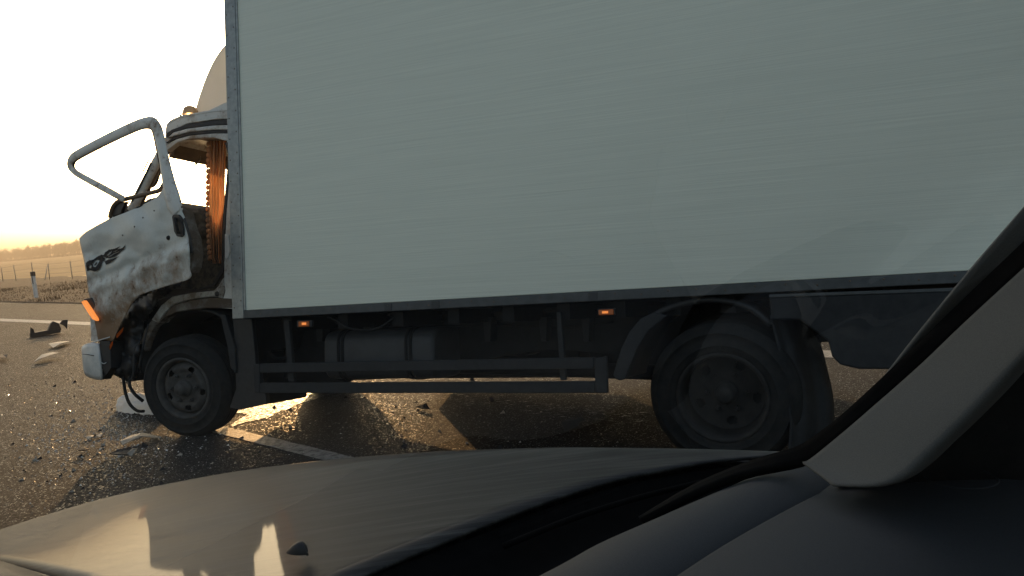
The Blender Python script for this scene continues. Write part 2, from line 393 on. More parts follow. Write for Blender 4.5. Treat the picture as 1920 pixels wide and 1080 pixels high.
# box in truck-frame coordinates, origin P0
def L3(p): d = p-P0; return Vector((d.dot(xt), d.dot(yt), d.dot(zt)))
def Wd(x, y, z): return P0 + xt*x + yt*y + zt*z
f0 = L3(T(427.5, 300)).x; zb = L3(T(436, 598)).z; zi = L3(T(457, 582)).z; xi = L3(T(448, 300)).x
xr = f0+6.2; ztop = zb+2.62
AX = (xt, yt, zt)
def tbox(name, x0, x1, y0, y1, z0, z1, mt, parent=truck, bevel=.004):
    m_ = MB(); m_.box(Wd((x0+x1)/2, (y0+y1)/2, (z0+z1)/2), AX, (abs(x1-x0)/2, abs(y1-y0)/2, abs(z1-z0)/2)); return m_.build(name, mt, parent, bevel)
# walls of the box: slightly recessed panel inside aluminium trims
tbox('side_panel', xi, xr-.08, .012, .05, zi, ztop-.08, 'box_panel')
tbox('side_panel', xi, xr-.08, BW-.05, BW-.012, zi, ztop-.08, 'box_panel')
tbox('front_panel', f0+.012, f0+.05, .083, BW-.083, zb+.02, ztop-.08, 'box_panel')
tbox('roof_panel', f0+.02, xr-.02, .02, BW-.02, ztop-.078, ztop-.01, 'box_panel')
rear_door = tbox('rear_door', xr-.05, xr-.012, .083, BW/2-.003, zi, ztop-.08, 'box_panel')
tbox('rear_door', xr-.05, xr-.012, BW/2+.003, BW-.083, zi, ztop-.08, 'box_panel')
tbox('box_floor', f0+.06, xr-.06, .055, BW-.055, zi-.06, zi+.02, 'dark_steel')
ct = tbox('corner_trim', f0, xi-.0, 0, .08, zb-.0, ztop, 'box_trim')
lt = tbox('lower_trim', xi+.002, xr, 0.003, .08, zb, zi-.002, 'lower_trim')
tbox('corner_trim', f0, xi, BW-.08, BW, zb, ztop, 'box_trim')
tbox('lower_trim', xi+.002, xr, BW-.08, BW-.003, zb, zi-.002, 'lower_trim')
tbox('upper_trim', xi+.002, xr, .003, .08, ztop-.078, ztop, 'box_trim')
tbox('front_lower_trim', f0+.003, f0+.08, .082, BW-.082, zb, zb+.1, 'box_trim')
# thin bead where panel meets the corner trim
tbox('bead', xi+.004, xi+.02, .002, .012, zi, ztop-.08, 'box_trim', bevel=.002)
def rivets(pts, parent, r=.006):
    first = None
    for p in pts:
        if first is None:
            m_ = MB(); ax = -yt; m_.lathe([(0, r*.6), (r*.6, r*.5), (r, 0)], p, ax, 8); o = m_.build('rivet', 'rivet', parent); first = (o, p)
        else:
            o = first[0].copy(); C.objects.link(o); o.location = Vector(p)-first[1]; o.parent = parent
rivets([Wd(f0+.022, 0, zb+.08+i*.155) for i in range(16)]+[Wd(xi-.018, 0, zb+.13+i*.155) for i in range(16)], ct)
rivets([Wd(xi+.16+i*.155, .003, zb+.03+(.008 if i % 3 else -.004)) for i in range(36)], lt)
for px in (727, 816, 1112):                     # short splice plates / pale smears on the lower trim
    x = L3(T(px, 570)).x; tbox('splice_plate', x-.028, x+.028, 0.0, .003, zb+.004, zi-.008, 'tank', bevel=0)

# chassis
def crow(px, y, off): return T(px, y, off)
cm = tprism('chassis_rail', [(420,600),(560,592),(1500,562),(2000,545),(2000,640),(1560,640),(1215,673),(1160,665),(1050,655),(1010,657),(935,668),(860,690),(835,705),(600,716),(470,700)], .62, .10, 'dark_steel', truck)
tprism('chassis_rail', [(560,600),(1500,580),(2000,560),(2000,620),(1400,640),(900,650),(560,650)], 1.55, .10, 'dark_steel', truck)
for i, px in enumerate(range(520, 1700, 105)):  # floor bearers under the box
    x = L3(T(px, 580)).x; tbox('cross_member', x-.04, x+.04, .10, BW-.10, zb-.10, zi-.062, 'dark_steel', bevel=0)
tprism('gearbox', [(470,620),(800,625),(835,655),(800,690),(640,712),(470,712)], .95, .5, 'dark_steel', truck, .03)
tprism('battery_box', [(1000,600),(1175,590),(1175,655),(1000,655)], 1.75, .45, 'dark_steel', truck, .02)
m_ = MB(); m_.tube([T(600,680,1.15), T(1300,700,1.15)], .055, 12); m_.build('drive_shaft', 'dark_steel', truck)

# fuel tank with straps
def tank():
    x0, x1 = L3(T(615, 660, .3)).x, L3(T(820, 660, .3)).x; z1, z0 = L3(T(700, 617, .3)).z, L3(T(700, 712, .3)).z
    zc = (z0+z1)/2; hz = (z1-z0)/2; hy = .22; yc = .46
    def sec(x, e=0, k=18):
        out = []
        for i in range(k*2):
            a = 2*PI*i/(k*2); c_, s_ = math.cos(a), math.sin(a); pw = .5
            out.append(Wd(x, yc+(hy+e)*math.copysign(abs(c_)**pw, c_), zc+(hz+e)*math.copysign(abs(s_)**pw, s_)))
        return out
    m_ = MB(); rows = [sec(x0, -.03), sec(x0+.012, -.004), sec(x0+.03), sec(x1-.03), sec(x1-.012, -.004), sec(x1, -.03)]
    for r_ in rows: r_.append(r_[0])
    m_.grid(rows); m_.add(sec(x0, -.03), [list(range(36))]); m_.add(sec(x1, -.03), [list(range(36))])
    o = m_.build('fuel_tank', 'tank', truck)
    for xs in (x0+.14, x0+.175, x1-.21, x1-.175):
        m_ = MB(); rr = [sec(xs-.010, .0), sec(xs-.010, .008), sec(xs+.010, .008), sec(xs+.010, 0)]
        for r_ in rr: r_.append(r_[0])
        m_.grid(rr); m_.build('strap', 'dark_steel', o)
    m_ = MB(); m_.lathe([(0,.03),(.04,.03),(.045,0),(.045,-.02)], Wd(x0+.3, yc-.05, z1+.02), zt, 20); m_.build('filler_cap', 'plastic_black', o)
tank()
tprism('air_tank', [(835,600),(990,600),(990,668),(850,668)], .8, .3, 'dark_steel', truck, .05)

# side guard
sg = MB(); 
g = tprism('side_guard', [(1114,672),(1137,668),(1139,737),(1116,737)], .02, .03, 'guard', truck)
tprism('guard_rail', [(487,682),(1113,670),(1113,691),(487,699)], .024, .04, 'guard', g)
tprism('guard_rail', [(487,718),(1115,715),(1115,737),(487,737)], .024, .04, 'guard', g)
tprism('guard_end', [(474,683),(486,682),(487,737),(477,737)], .02, .04, 'guard', g)
tprism('guard_post', [(532,600),(541,600),(551,716),(540,716)], .066, .03, 'guard', g)
tprism('guard_post', [(1043,585),(1051,585),(1061,713),(1050,713)], .066, .03, 'guard', g)
# marker lamps
for (x0, x1, y0, y1, lx, ly, lw) in ((556,584,601,614,570,607,6), (1120,1153,579,592,1134.5,585.5,7)):
    h = tprism('marker_lamp', [(x0,y0),(x1,y0-1),(x1,y1-1),(x0,y1)], .03, .03, 'plastic_black', truck, .006)
    m_ = MB(); s_ = .00385 if x0 < 900 else .0033
    m_.box(T((x0+x1)/2, (y0+y1)/2, .026), AX, ((x1-x0)*.42*s_, .006, 5*s_)); o = m_.build('lens', 'orange_lens', h, .005)
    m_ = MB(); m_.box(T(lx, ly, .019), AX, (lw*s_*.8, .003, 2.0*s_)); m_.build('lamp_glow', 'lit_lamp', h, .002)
m_ = MB(); m_.tube(smooth_path([T(615,594,.1), T(632,602,.08), T(655,615,.06), T(690,619,.05), T(715,612,.06), T(738,596,.1), T(750,588,.14)], 30), .007, 8); m_.build('hose', 'rubber', truck)
m_ = MB(); m_.tube(smooth_path([T(500,640,.5), T(512,668,.4), T(530,672,.4), T(545,665,.5)], 16), .012, 8); m_.build('hose', 'rubber', truck)

# unseen far side: guard rails, lockers and carrier added to shade the road
def fbox(name, xa, xb, y0, y1, za, zb_, mt='dark_steel'):
    a_ = L3(T(xa, 650)).x; b_ = L3(T(xb, 650)).x; gz = -P0.z/ zt.z
    return tbox(name, a_, b_, y0, y1, gz+za, gz+zb_, mt, bevel=.006)
for za in (.55, .80): fbox('guard_rail', 487, 1137, BW-.08, BW-.05, za, za+.13, 'guard')
fbox('shade_locker', 540, 905, BW-.55, BW-.09, .34, 1.05)
fbox('shade_carrier', 1000, 1160, .75, BW-.45, .72, .98)
fbox('shade_locker', 925, 1130, BW-.5, BW-.09, .42, 1.0)
for k, (xa, xb, ya, yy) in enumerate(((505,1190,596,.58),(520,1180,608,.60),(560,1150,618,.605))):
    m_ = MB(); m_.tube(smooth_path([T(xa+(xb-xa)*i/7, ya-(xa+(xb-xa)*i/7-xa)*.02+random.uniform(-3,5), yy) for i in range(8)], 40), .008, 6); m_.build('air_line', 'rubber', truck)
for px in (590, 700, 905, 1010, 1090):
    tprism('bracket', [(px,596),(px+16,595),(px+14,640),(px+4,640)], .52, .09, 'guard', truck, .003)
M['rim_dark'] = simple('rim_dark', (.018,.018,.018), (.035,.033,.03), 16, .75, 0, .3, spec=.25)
# wheels
def wheel(c, ax, R_, w, name, front=True):
    """c: centre of the outer face plane; ax: unit vector pointing outwards (towards the camera)"""
    hub = empty_part(name, c, truck); RM = 'rim' if front else 'rim_dark'
    m_ = MB(); t_ = []
    prof = [(R_*.585,-.012),(R_*.60,.012),(R_*.66,.022),(R_*.70,.0245),(R_*.705,.028),(R_*.715,.028),(R_*.72,.0255),(R_*.80,.025),(R_*.865,.020),(R_*.87,.024),(R_*.88,.023),(R_*.885,.018),(R_*.93,.006),(R_*.965,-.012),(R_*.985,-.03)]
    for k in range(1, 5):
        h0 = -.03-(w-.06)*k/4.0; hp = -.03-(w-.06)*(k-1)/4.0
        prof += [(R_, hp-.008), (R_, h0+.008), (R_*.972, h0+.005), (R_*.972, h0-.004)]
    prof += [(R_*.985,-w+.03),(R_*.93,-w-.006),(R_*.76,-w-.02),(R_*.585,-w+.012)]
    m_.lathe(prof, c, ax, 96); m_.build('tyre', 'rubber', hub)
    u_ = ax.orthogonal().normalized(); w_ = ax.cross(u_)
    def P(r_, a, h_): return c+(u_*math.cos(a)+w_*math.sin(a))*r_+ax*h_
    # rim: lip, well, disc with hand holes
    m_ = MB(); q = R_*.59
    if front:
        m_.lathe([(q+.006,-.01),(q+.008,.012),(q,.02),(q-.012,.012),(q-.018,-.03),(q-.03,-.055)], c, ax, 72)
        prof = [(q-.028,-.05),(q-.045,-.02),(q-.075,.0),(q-.115,-.018),(q-.14,-.02),(.085,-.018),(.05,-.012)]
        holes = (q-.10, q-.055, .17, 5)
    else:
        m_.lathe([(q+.006,-.01),(q+.008,.012),(q,.02),(q-.012,.012),(q-.018,-.04),(q-.028,-.14)], c, ax, 72)
        prof = [(q-.026,-.135),(q-.04,-.14),(q-.07,-.142),(q-.11,-.145),(q-.13,-.145),(.09,-.145),(.05,-.145)]
        holes = (q-.10, q-.055, .17, 5)
    NA = 120; rr = []
    for i in range(len(prof)-1):
        for s_ in range(4): 
            t = s_/4; rr.append((prof[i][0]*(1-t)+prof[i+1][0]*t, prof[i][1]*(1-t)+prof[i+1][1]*t))
    rr.append(prof[-1]); vs = []; fs = []
    for k in range(NA):
        for r_, h_ in rr: vs.append(P(r_, 2*PI*k/NA, h_))
    for k in range(NA):
        a = 2*PI*(k+.5)/NA; nh = holes[3]; da = ((a+.35+PI/nh) % (2*PI/nh))-PI/nh
        for i in range(len(rr)-1):
            rm = (rr[i][0]+rr[i+1][0])/2; rc_ = (holes[0]+holes[1])/2; hw = (holes[1]-holes[0])/2
            if ((rm-rc_)/hw)**2+(da/holes[2])**4 < 1: continue
            j = (k+1) % NA; N_ = len(rr); fs.append((k*N_+i, k*N_+i+1, j*N_+i+1, j*N_+i))
    m_.add(vs, fs, True); m_.build('rim', RM, hub, solid=.006)
    m_ = MB(); m_.lathe([(q-.02,-.06),(q-.03,-.17),(.02,-.17)], c, ax, 48); m_.build('brake_drum', 'dark_steel', hub)
    h0 = -.02 if front else -.145
    m_ = MB(); m_.lathe([(.066,h0-.02),(.066,h0+.03),(.058,h0+.038),(.050,h0+.040),(.048,h0+.075),(.038,h0+.085),(0,h0+.088)], c, ax, 40); m_.build('hub_cap', RM, hub)
    for k in range(6):
        a = 2*PI*k/6+.3; m_ = MB(); r2 = .108
        vs = [P(r2, a, h0)+ (u_*math.cos(b_)+w_*math.sin(b_))*.016 for b_ in [PI*i/3 for i in range(6)]]
        m_.prism(vs, ax*.030); m_.tube([P(r2, a, h0+.03), P(r2, a, h0+.045)], .009, 8); m_.build('lug_nut', RM, hub)
    return hub
def empty_part(name, loc, parent):
    o = bpy.data.objects.new(name, None); C.objects.link(o); o.parent = parent; o.location = Vector(loc)-base(parent); return o
ythw = (yt - yt.z*Vector((0,0,1))).normalized()
fc = T(345, 727, .10); R1 = .395; fc.z = R1-.008
# keep the wheel's picture position with its foot on the road
st = Matrix.Rotation(math.radians(-9 if 0 else 9), 3, 'Z')
wheel(fc, (st @ -ythw).normalized(), R1, .22, 'front_wheel')
fr_far = fc + ythw*1.85; wheel(fr_far, (st @ ythw).normalized(), R1, .22, 'front_wheel')
R1 = .412; rc_ = T(1354, 727, .07); rc_.z = R1-.008
wheel(rc_, -ythw, R1, .21, 'rear_wheel', False)
wheel(rc_+ythw*.26, -ythw, R1, .21, 'rear_wheel', False)
wheel(rc_+ythw*2.05, ythw, R1, .21, 'rear_wheel', False)
m_ = MB(); m_.tube([rc_+ythw*.25, rc_+ythw*.9, rc_+ythw*1.1, rc_+ythw*1.3, rc_+ythw*1.9], [.08,.08,.18,.08,.08], 16); m_.build('axle', 'dark_steel', truck)
m_ = MB(); m_.tube([fc+ythw*.15, fc+ythw*1.7], .05, 12); m_.build('axle', 'dark_steel', truck)

# rear mudguard arc, flap and skirt
def arc_sheet(name, px, off0, off1, mt, thick=.012, n=26, parent=truck):
    rows = [[T(x, y, off0) for x, y in [tuple(v) for v in smooth_path([(a, b, 0) for a, b in px], n)][:n] for x, y in [(x, y)]] ] if False else None
    pth = smooth_path([Vector((a, b, 0)) for a, b in px], n)
    r1 = [T(v.x, v.y, off0) for v in pth]; 
    r2 = [p+yt*(off1-off0) for p in r1]; m_ = MB(); m_.grid([r1, [a.lerp(b_, .5) for a, b_ in zip(r1, r2)], r2]); return m_.build(name, mt, parent, solid=thick)
arc_sheet('mudguard', [(1158,712),(1166,680),(1185,640),(1215,600),(1260,575),(1330,562),(1400,575),(1445,610)], .04, .62, 'plastic_black', .03)
tprism('mudguard_edge', [(1149,705),(1160,714),(1172,711),(1180,690),(1194,655),(1216,620),(1250,592),(1225,585),(1200,598),(1180,622),(1164,655),(1153,690)], .02, .03, 'guard', truck, .008)
# flap: long rubber sheet behind the rear wheel, bending towards the rear
fl = [(1444,590),(1456,640),(1470,700),(1479,760),(1482,800),(1478,850)]
fr_ = [(1498,585),(1535,640),(1552,700),(1562,750),(1560,800),(1540,850)]
m_ = MB(); rr = []
pa, pb = smooth_path([Vector((a, b, 0)) for a, b in fl], 24), smooth_path([Vector((a, b, 0)) for a, b in fr_], 24)
for v, w in zip(pa, pb):
    row = []
    for j in range(15):
        q = v.lerp(w, j/14); row.append(T(q.x, q.y, .06+.30*(j/14)+.02*math.sin(j*.9)))
    rr.append(row)
m_.grid(rr); m_.build('mud_flap', 'guard', truck, solid=.008)
tprism('side_skirt', [(1442,558),(1795,545),(1800,600),(1690,693),(1610,692),(1575,684),(1560,668),(1553,640),(1500,600),(1446,600)], .012, .03, 'guard', truck, .01)
tprism('skirt_flange', [(1442,552),(1800,539),(1800,546),(1442,558)], .008, .03, 'lower_trim', truck, .003)
x1 = xr
tbox('rear_bumper', x1-.1, x1, .1, BW-.1, zb-.45, zb-.33, 'guard')
for yy in (.5, 1.7): tbox('bumper_bracket', x1-.09, x1-.03, yy, yy+.08, zb-.335, zb-.01, 'guard')
for yy in (.15, 1.95):
    o = tbox('tail_lamp', x1-.02, x1+.012, yy, yy+.2, zb-.13, zb-.03, 'plastic_black'); m_ = MB(); m_.box(Wd(x1+.016, yy+.1, zb-.08), AX, (.006,.085,.035)); m_.build('lens', 'orange_lens', o)

# ---- cab
CO = .12; CE = 2.0
cabd = (CE-CO)
def cprism(name, px, o0, o1, mt, parent=truck, bevel=.006):
    if o0 < .7: return tprism(name, px, o0, o1-o0, mt, parent, bevel)
    m_ = MB(); m_.prism([T(x, y, CO)+yt*(o0-CO) for x, y in px], yt*(o1-o0)); return m_.build(name, mt, parent, bevel)   # same side profile carried across the cab
# roof: side rail near, thin crowned roof, far rail
def roof():
    pr = [(311,250),(312,240),(316,231),(335,221),(372,213),(400,209),(445,205)]
    m_ = MB(); near = smooth_path([T(x, y, CO) for x, y in pr], 24); rows = []
    for j in range(13):
        t = j/12; cr = .05*(1-(2*t-1)**4); ins = .0
        rows.append([p+yt*(cabd*t)+zt*cr*min(1, i/6) - (xt*-.10*(1-(2*t-1)**2) if i < 7 else xt*0) for i, p in enumerate(near)])
    m_.grid(rows); rf = m_.build('cab_roof', 'cab_paint', truck, solid=.02)
    cprism('roof_side', [(311,250),(312,240),(316,232),(335,222),(372,214),(400,210),(445,206),(445,222),(400,224),(350,232)], CO, CO+.03, 'cab_paint', rf)
    cprism('drip_stripe', [(311,251),(322,243),(350,233),(400,226),(445,223),(445,233),(400,234),(350,240),(325,247),(313,258)], CO-.004, CO+.02, 'plastic_black', rf, .002)
    cprism('roof_side', [(313,259),(325,248),(350,241),(400,235),(445,234),(445,243),(400,243),(355,247),(328,254)], CO-.012, CO+.03, 'cab_paint', rf)
    cprism('drip_stripe', [(310,268),(328,255),(355,248),(400,244),(445,244),(445,249),(400,249),(355,253),(330,260)], CO-.002, CO+.02, 'plastic_black', rf, .002)
    cprism('door_header', [(306,276),(330,261),(355,254),(400,250),(445,250),(445,264),(424,264),(400,258),(355,260),(332,267),(310,284)], CO-.006, CO+.05, 'cab_paint', rf)
    cprism('roof_side', [(311,250),(316,232),(372,214),(445,206),(445,264),(400,258),(332,267)], CE-.03, CE, 'cab_paint', rf)
    cprism('windscreen_header', [(309,255),(311,247),(322,243),(326,262),(314,272),(308,272)], CO+.05, CE-.03, 'cab_paint', rf)
    cprism('visor', [(314,271),(322,262),(334,262),(326,292),(316,296)], CO+.12, CO+1.0, 'visor', rf, .01)
    cprism('headliner', [(330,232),(440,222),(440,236),(332,250)], CO+.05, CE-.05, 'visor', rf)
    m_ = MB(); m_.lathe([(0,.06),(.03,.058),(.05,.045),(.062,.01),(.066,-.01)], T(357,213,.32), zt, 24); m_.build('roof_lamp', 'amber_dome', rf)
    m_ = MB(); m_.lathe([(0,.03),(.008,.03),(.014,.0),(.016,-.05)], T(339,222,.14), zt, 12); m_.build('roof_bolt', 'amber_dome', rf)
roof()
def deflector():
    pr = [(366,212),(370,195),(378,170),(388,143),(400,117),(412,98),(424,84),(445,66)]
    near = smooth_path([T(x, y, .38) for x, y in pr], 26); rows = []
    for j in range(15):
        t = j/14; rows.append([p+yt*(1.5*t)+(-xt)*(.13*(1-abs(2*t-1)**2.5)) for p in near])
    m_ = MB(); m_.grid(rows); m_.add([*near, T(445,212,.38)], [list(range(27))]); far = [p+yt*1.5 for p in near]; m_.add([*far, T(445,212,.38)+yt*1.5], [list(range(27))])
    o = m_.build('wind_deflector', 'deflector', truck, solid=.006)
    cprism('fairing', [(382,212),(398,203),(420,192),(446,184),(446,214)], .30, .33, 'cab_paint', o, .01)
deflector()
# pillars
def bar(name, pts, r, mt, parent=truck, flat=.5, n=20, nn=10):
    m_ = MB(); m_.tube(smooth_path(pts, n), r, nn, (yt, flat)); return m_.build(name, mt, parent)
for off in (CO+.02, CE-.05):
    d = yt*(off-CO-.02)
    bar('windscreen_pillar', [T(313,268,CO+.02)+d, T(298,296,CO+.02)+d, T(272,345,CO+.02)+d, T(247,395,CO+.02)+d], .042, 'cab_paint', flat=.8)
    bar('pillar_trim', [T(316,276,CO+.05)+d, T(303,300,CO+.05)+d, T(278,350,CO+.05)+d, T(256,392,CO+.05)+d], .03, 'visor', flat=.8)
bar('wiper', [T(283,305,CO-.02), T(262,350,CO-.02), T(247,378,CO-.02)], .006, 'plastic_black', flat=1)
bar('antenna', [T(279,300,CO-.03), T(268,322,CO-.03)], .005, 'plastic_black', flat=1)
# rear cab pillar and wall
cprism('rear_pillar', [(424,262),(447,262),(450,580),(414,578),(413,555),(420,530),(420,470),(424,400),(429,330),(431,290)], CO, CO+.05, 'cab_paint')
cprism('rear_wall', [(438,250),(446,250),(450,580),(441,580)], CO+.055, CE-.035, 'cab_paint')
cprism('door_seal', [(421,268),(427,290),(424,335),(418,400),(416,470),(413,505),(398,532),(375,541),(375,544),(400,537),(418,510),(421,470),(423,400),(429,335),(432,290),(427,266)], CO-.006, CO+.02, 'plastic_black', bevel=.003)
cprism('pillar_vent', [(421,438),(428,440),(431,470),(427,485),(421,486)], CO-.012, CO-.001, 'bumper', bevel=.008)
# far side wall, floor, front
cprism('far_side', [(205,405),(247,398),(330,398),(447,398),(450,580),(300,580),(200,640),(160,640),(158,560)], CE-.03, CE, 'cab_paint')
cprism('cab_floor', [(180,575),(330,540),(450,550),(450,575),(330,570),(190,640)], CO+.1, CE-.04, 'interior')
cprism('front_panel', [(205,405),(222,400),(200,470),(186,560),(186,640),(170,640),(168,560),(180,470)], CO+.15, CE-.03, 'cab_paint')
dsh = cprism('dashboard', [(222,392),(250,378),(300,374),(312,384),(330,405),(322,450),(300,470),(214,470)], CO+.14, CE-.05, 'interior', bevel=.02)
# steering wheel
def steer():
    c = T(322, 396, .55); ax = (xt*.55+zt*.8).normalized(); u_ = yt; w_ = ax.cross(u_)
    m_ = MB(); m_.tube([c+(u_*math.cos(a)+w_*math.sin(a))*.20 for a in [2*PI*i/40 for i in range(40)]], .014, 8, close=True)
    for a in (.5, 2.6, 4.7): m_.tube([c-ax*.03, c+(u_*math.cos(a)+w_*math.sin(a))*.19], .012, 6)
    m_.tube([c-ax*.02, c-ax*.5], .025, 8); m_.build('steering_wheel', 'plastic_black', truck)
steer()
bar('mirror_arm', [T(304,292,.3), T(299,322,.3), T(290,346,.3), T(276,351,.3)], .013, 'plastic_black', flat=1)
# seats
cprism('seat', [(352,470),(392,462),(404,455),(412,400),(428,392),(436,400),(436,556),(352,556)], CO+.12, CO+.75, 'seat', bevel=.03)
cprism('seat', [(352,470),(392,462),(404,455),(412,400),(428,392),(436,400),(436,556),(352,556)], CO+.85, CE-.1, 'seat', bevel=.03)
# pleated curtain gathered at the rear pillar
def curtain():
    rows = []; n = 60
    for i in range(41):
        t = i/40; y = 264+(494-264)*t; xl = 392-6*t*(1-t)+ (3 if t > .96 else 0) + (8*max(0, t-.62)) ; xr_ = 424-6*t
        row = []
        for j in range(n+1):
            s_ = j/n; x = xl+(xr_-xl)*s_ ; row.append(T(x+1.5*math.sin(t*38)*(1-s_)**6, y, .23+.018*math.sin(s_*34+t*1.5)+.012*math.sin(s_*13+2*t)))
        rows.append(row)
    m_ = MB(); m_.grid(rows); c_ = m_.build('curtain', 'curtain', truck, recalc=False)
    m_ = MB(); bl = []
    for i in range(22):
        y = 270+i*10.2; x = 391-6*(i/22)*(1-i/22)+4*max(0, i/22-.62)*2; m_.lathe([(0,.004),(.018,.002),(.022,-.002),(0,-.004)], T(x, y, .225), yt, 10)
    m_.build('fringe', 'curtain', c_)
curtain()
# hanging label on the visor
m_ = MB(); m_.prism([T(364,290,.5), T(376,289,.5), T(376,300,.5), T(366,312,.5)], yt*.004); m_.build('hanging_tag', 'chip_light', truck)
# things piled behind the door opening: crumpled lining
def crumple(name, px, off, amp, mt, seed, n=34, scale=9, parent=truck, zf=0):
    xs = [p[0] for p in px]; ys_ = [p[1] for p in px]; x0, x1, y0, y1 = min(xs), max(xs), min(ys_), max(ys_)
    def inside(x, y):
        c_ = False; j = len(px)-1
        for i in range(len(px)):
            if (px[i][1] > y) != (px[j][1] > y) and x < (px[j][0]-px[i][0])*(y-px[i][1])/(px[j][1]-px[i][1])+px[i][0]: c_ = not c_
            j = i
        return c_
    vs = []; fs = []; idx = {}
    for i in range(n+1):
        for k in range(n+1):
            x = x0+(x1-x0)*k/n; y = y0+(y1-y0)*i/n; q = noise.noise(Vector((x*scale/300, y*scale/300, seed)))+.5*noise.noise(Vector((x*scale/120, y*scale/120, seed)))
            idx[(i, k)] = len(vs); vs.append(T(x, y, off+amp*q))
    for i in range(n):
        for k in range(n):
            if inside(x0+(x1-x0)*(k+.5)/n, y0+(y1-y0)*(i+.5)/n): fs.append((idx[i, k], idx[i, k+1], idx[i+1, k+1], idx[i+1, k]))
    m_ = MB(); m_.add(vs, fs, True); o = m_.build(name, mt, parent, solid=.012, recalc=False); return o
crumple('torn_lining', [(343,398),(395,392),(415,470),(414,530),(372,545),(345,560),(280,575),(250,560),(300,520),(345,500)], .30, .09, 'seat', 3.1)
# sill and wheel arch
M['sill_light'] = dirty('sill_light', (.42,.42,.39), (.16,.12,.085), (.07,.045,.03), .42, .6, 7)
cprism('door_sill', [(283,600),(302,572),(322,556),(360,549),(400,545),(409,536),(418,520),(421,545),(417,560),(400,556),(360,561),(325,570),(305,590),(296,606)], CO-.01, CO+.10, 'sill_light', bevel=.01)
cprism('wheel_arch', [(264,640),(270,618),(284,600),(297,604),(306,591),(326,571),(360,562),(400,558),(450,560),(450,580),(440,578),(380,578),(330,585),(305,597),(288,614),(276,640),(270,660)], CO-.004, CO+.06, 'sill_paint', bevel=.01)
m_ = MB(); m_.lathe([(0,.012),(.016,.010),(.02,0)], T(407,551,CO-.014), -yt, 16); m_.build('sill_plug', 'plastic_black', truck)
arc_sheet('arch_liner', [(264,700),(268,660),(280,622),(305,598),(345,583),(390,583),(420,600),(436,640),(440,700)], CO+.05, .62, 'plastic_black', .02)
cprism('arch_brace', [(412,590),(422,590),(440,650),(442,700),(432,690),(426,650)], CO+.02, CO+.06, 'guard')
cprism('front_mud_flap', [(436,598),(472,598),(480,690),(498,740),(500,757),(452,768),(430,765),(442,730),(440,650)], .16, .20, 'plastic_black')
cprism('step_box', [(440,600),(545,600),(530,655),(500,660),(500,757),(440,768)], .42, .9, 'dark_steel', bevel=.01)
tprism('engine', [(250,600),(560,600),(560,690),(430,700),(260,700)], .9, .5, 'dark_steel', truck, .03)
# crushed front corner
crumple('torn_panel', [(186,620),(240,575),(290,545),(345,528),(300,560),(272,600),(262,650),(255,700),(250,712),(215,702),(196,680),(186,650)], .10, .10, 'plastic_black', 8.3, 40, 11)
cprism('front_corner', [(196,640),(245,600),(300,560),(345,550),(290,598),(266,640),(262,690),(252,714),(236,716),(206,700),(198,672)], .17, .55, 'dark_steel', bevel=.01)
cprism('headlamp_bracket', [(188,640),(206,640),(208,690),(200,702),(190,690)], .0, .14, 'plastic_black', bevel=.004)
bar('bracket', [T(262,640,.05), T(252,660,.04), T(250,700,.05), T(244,714,.08)], .012, 'guard', n=14)
bar('bracket', [T(278,608,.06), T(268,650,.05), T(260,690,.06)], .01, 'guard', n=14)
m_ = MB(); m_.prism([T(217,628,.0), T(231,614,.0), T(229,622,.0), T(219,634,.0)], yt*.003); m_.prism([T(203,650,.0), T(211,640,.0), T(211,646,.0), T(206,656,.0)], yt*.003); m_.build('broken_lens', 'orange_glow', truck)
# turn signal sticking out at the front
ts = cprism('turn_signal', [(156,561),(171,558),(180,575),(182,598),(176,600),(165,580)], -.02, .05, 'plastic_black', bevel=.004)
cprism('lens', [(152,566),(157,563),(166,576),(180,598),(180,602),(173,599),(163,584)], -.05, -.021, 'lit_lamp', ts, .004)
# bumper end with rounded corner wrapping to the front
def bumper():
    top = [(155,658),(156,650),(164,645),(176,643),(186,644)]; bot = [(158,690),(162,702),(172,708),(182,711),(192,712)]
    rows = []
    for j in range(9):
        t = j/8; row = []
        for i in range(17):
            s_ = i/16; a = interp([Vector((*p, 0)) for p in top], s_); b2 = interp([Vector((*p, 0)) for p in bot], s_); q = a.lerp(b2, t)
            row.append(T(q.x, q.y, .10*(1-s_)**2+.02-.03*math.sin(PI*t)))
        # continue across the front of the truck
        row = [row[0]+yt*1.75, row[0]+yt*.9, row[0]+yt*.1]+row
        rows.append(row)
    m_ = MB(); m_.grid(rows); o = m_.build('bumper', 'bumper', truck, solid=.02)
    cprism('bumper_end', [(184,648),(192,652),(200,700),(192,712),(187,711)], .02, .10, 'plastic_black', o)
    m_ = MB(); m_.tube(smooth_path([T(161,647,.04), T(180,640,.02), T(200,634,.0), T(206,632,.0)], 10), .005, 6); m_.build('torn_strip', 'bumper', o)
    m_ = MB(); m_.tube(smooth_path([T(188,678,.0), T(194,682,-.01), T(199,680,-.01)], 8), .004, 6); m_.build('torn_strip', 'bumper', o)
    m_ = MB(); m_.tube([T(155,664,-.005), T(165,665,-.012), T(176,667,-.012)], .003, 6); m_.build('crack', 'plastic_black', o)
bumper()
bar('hose', [T(231,708,.08), T(235,735,.02), T(243,757,.0), T(257,770,.02), T(270,771,.08)], .012, 'rubber', flat=1)
bar('hose', [T(244,706,.10), T(243,722,.05), T(252,738,.04), T(268,752,.10)], .013, 'rubber', flat=1)

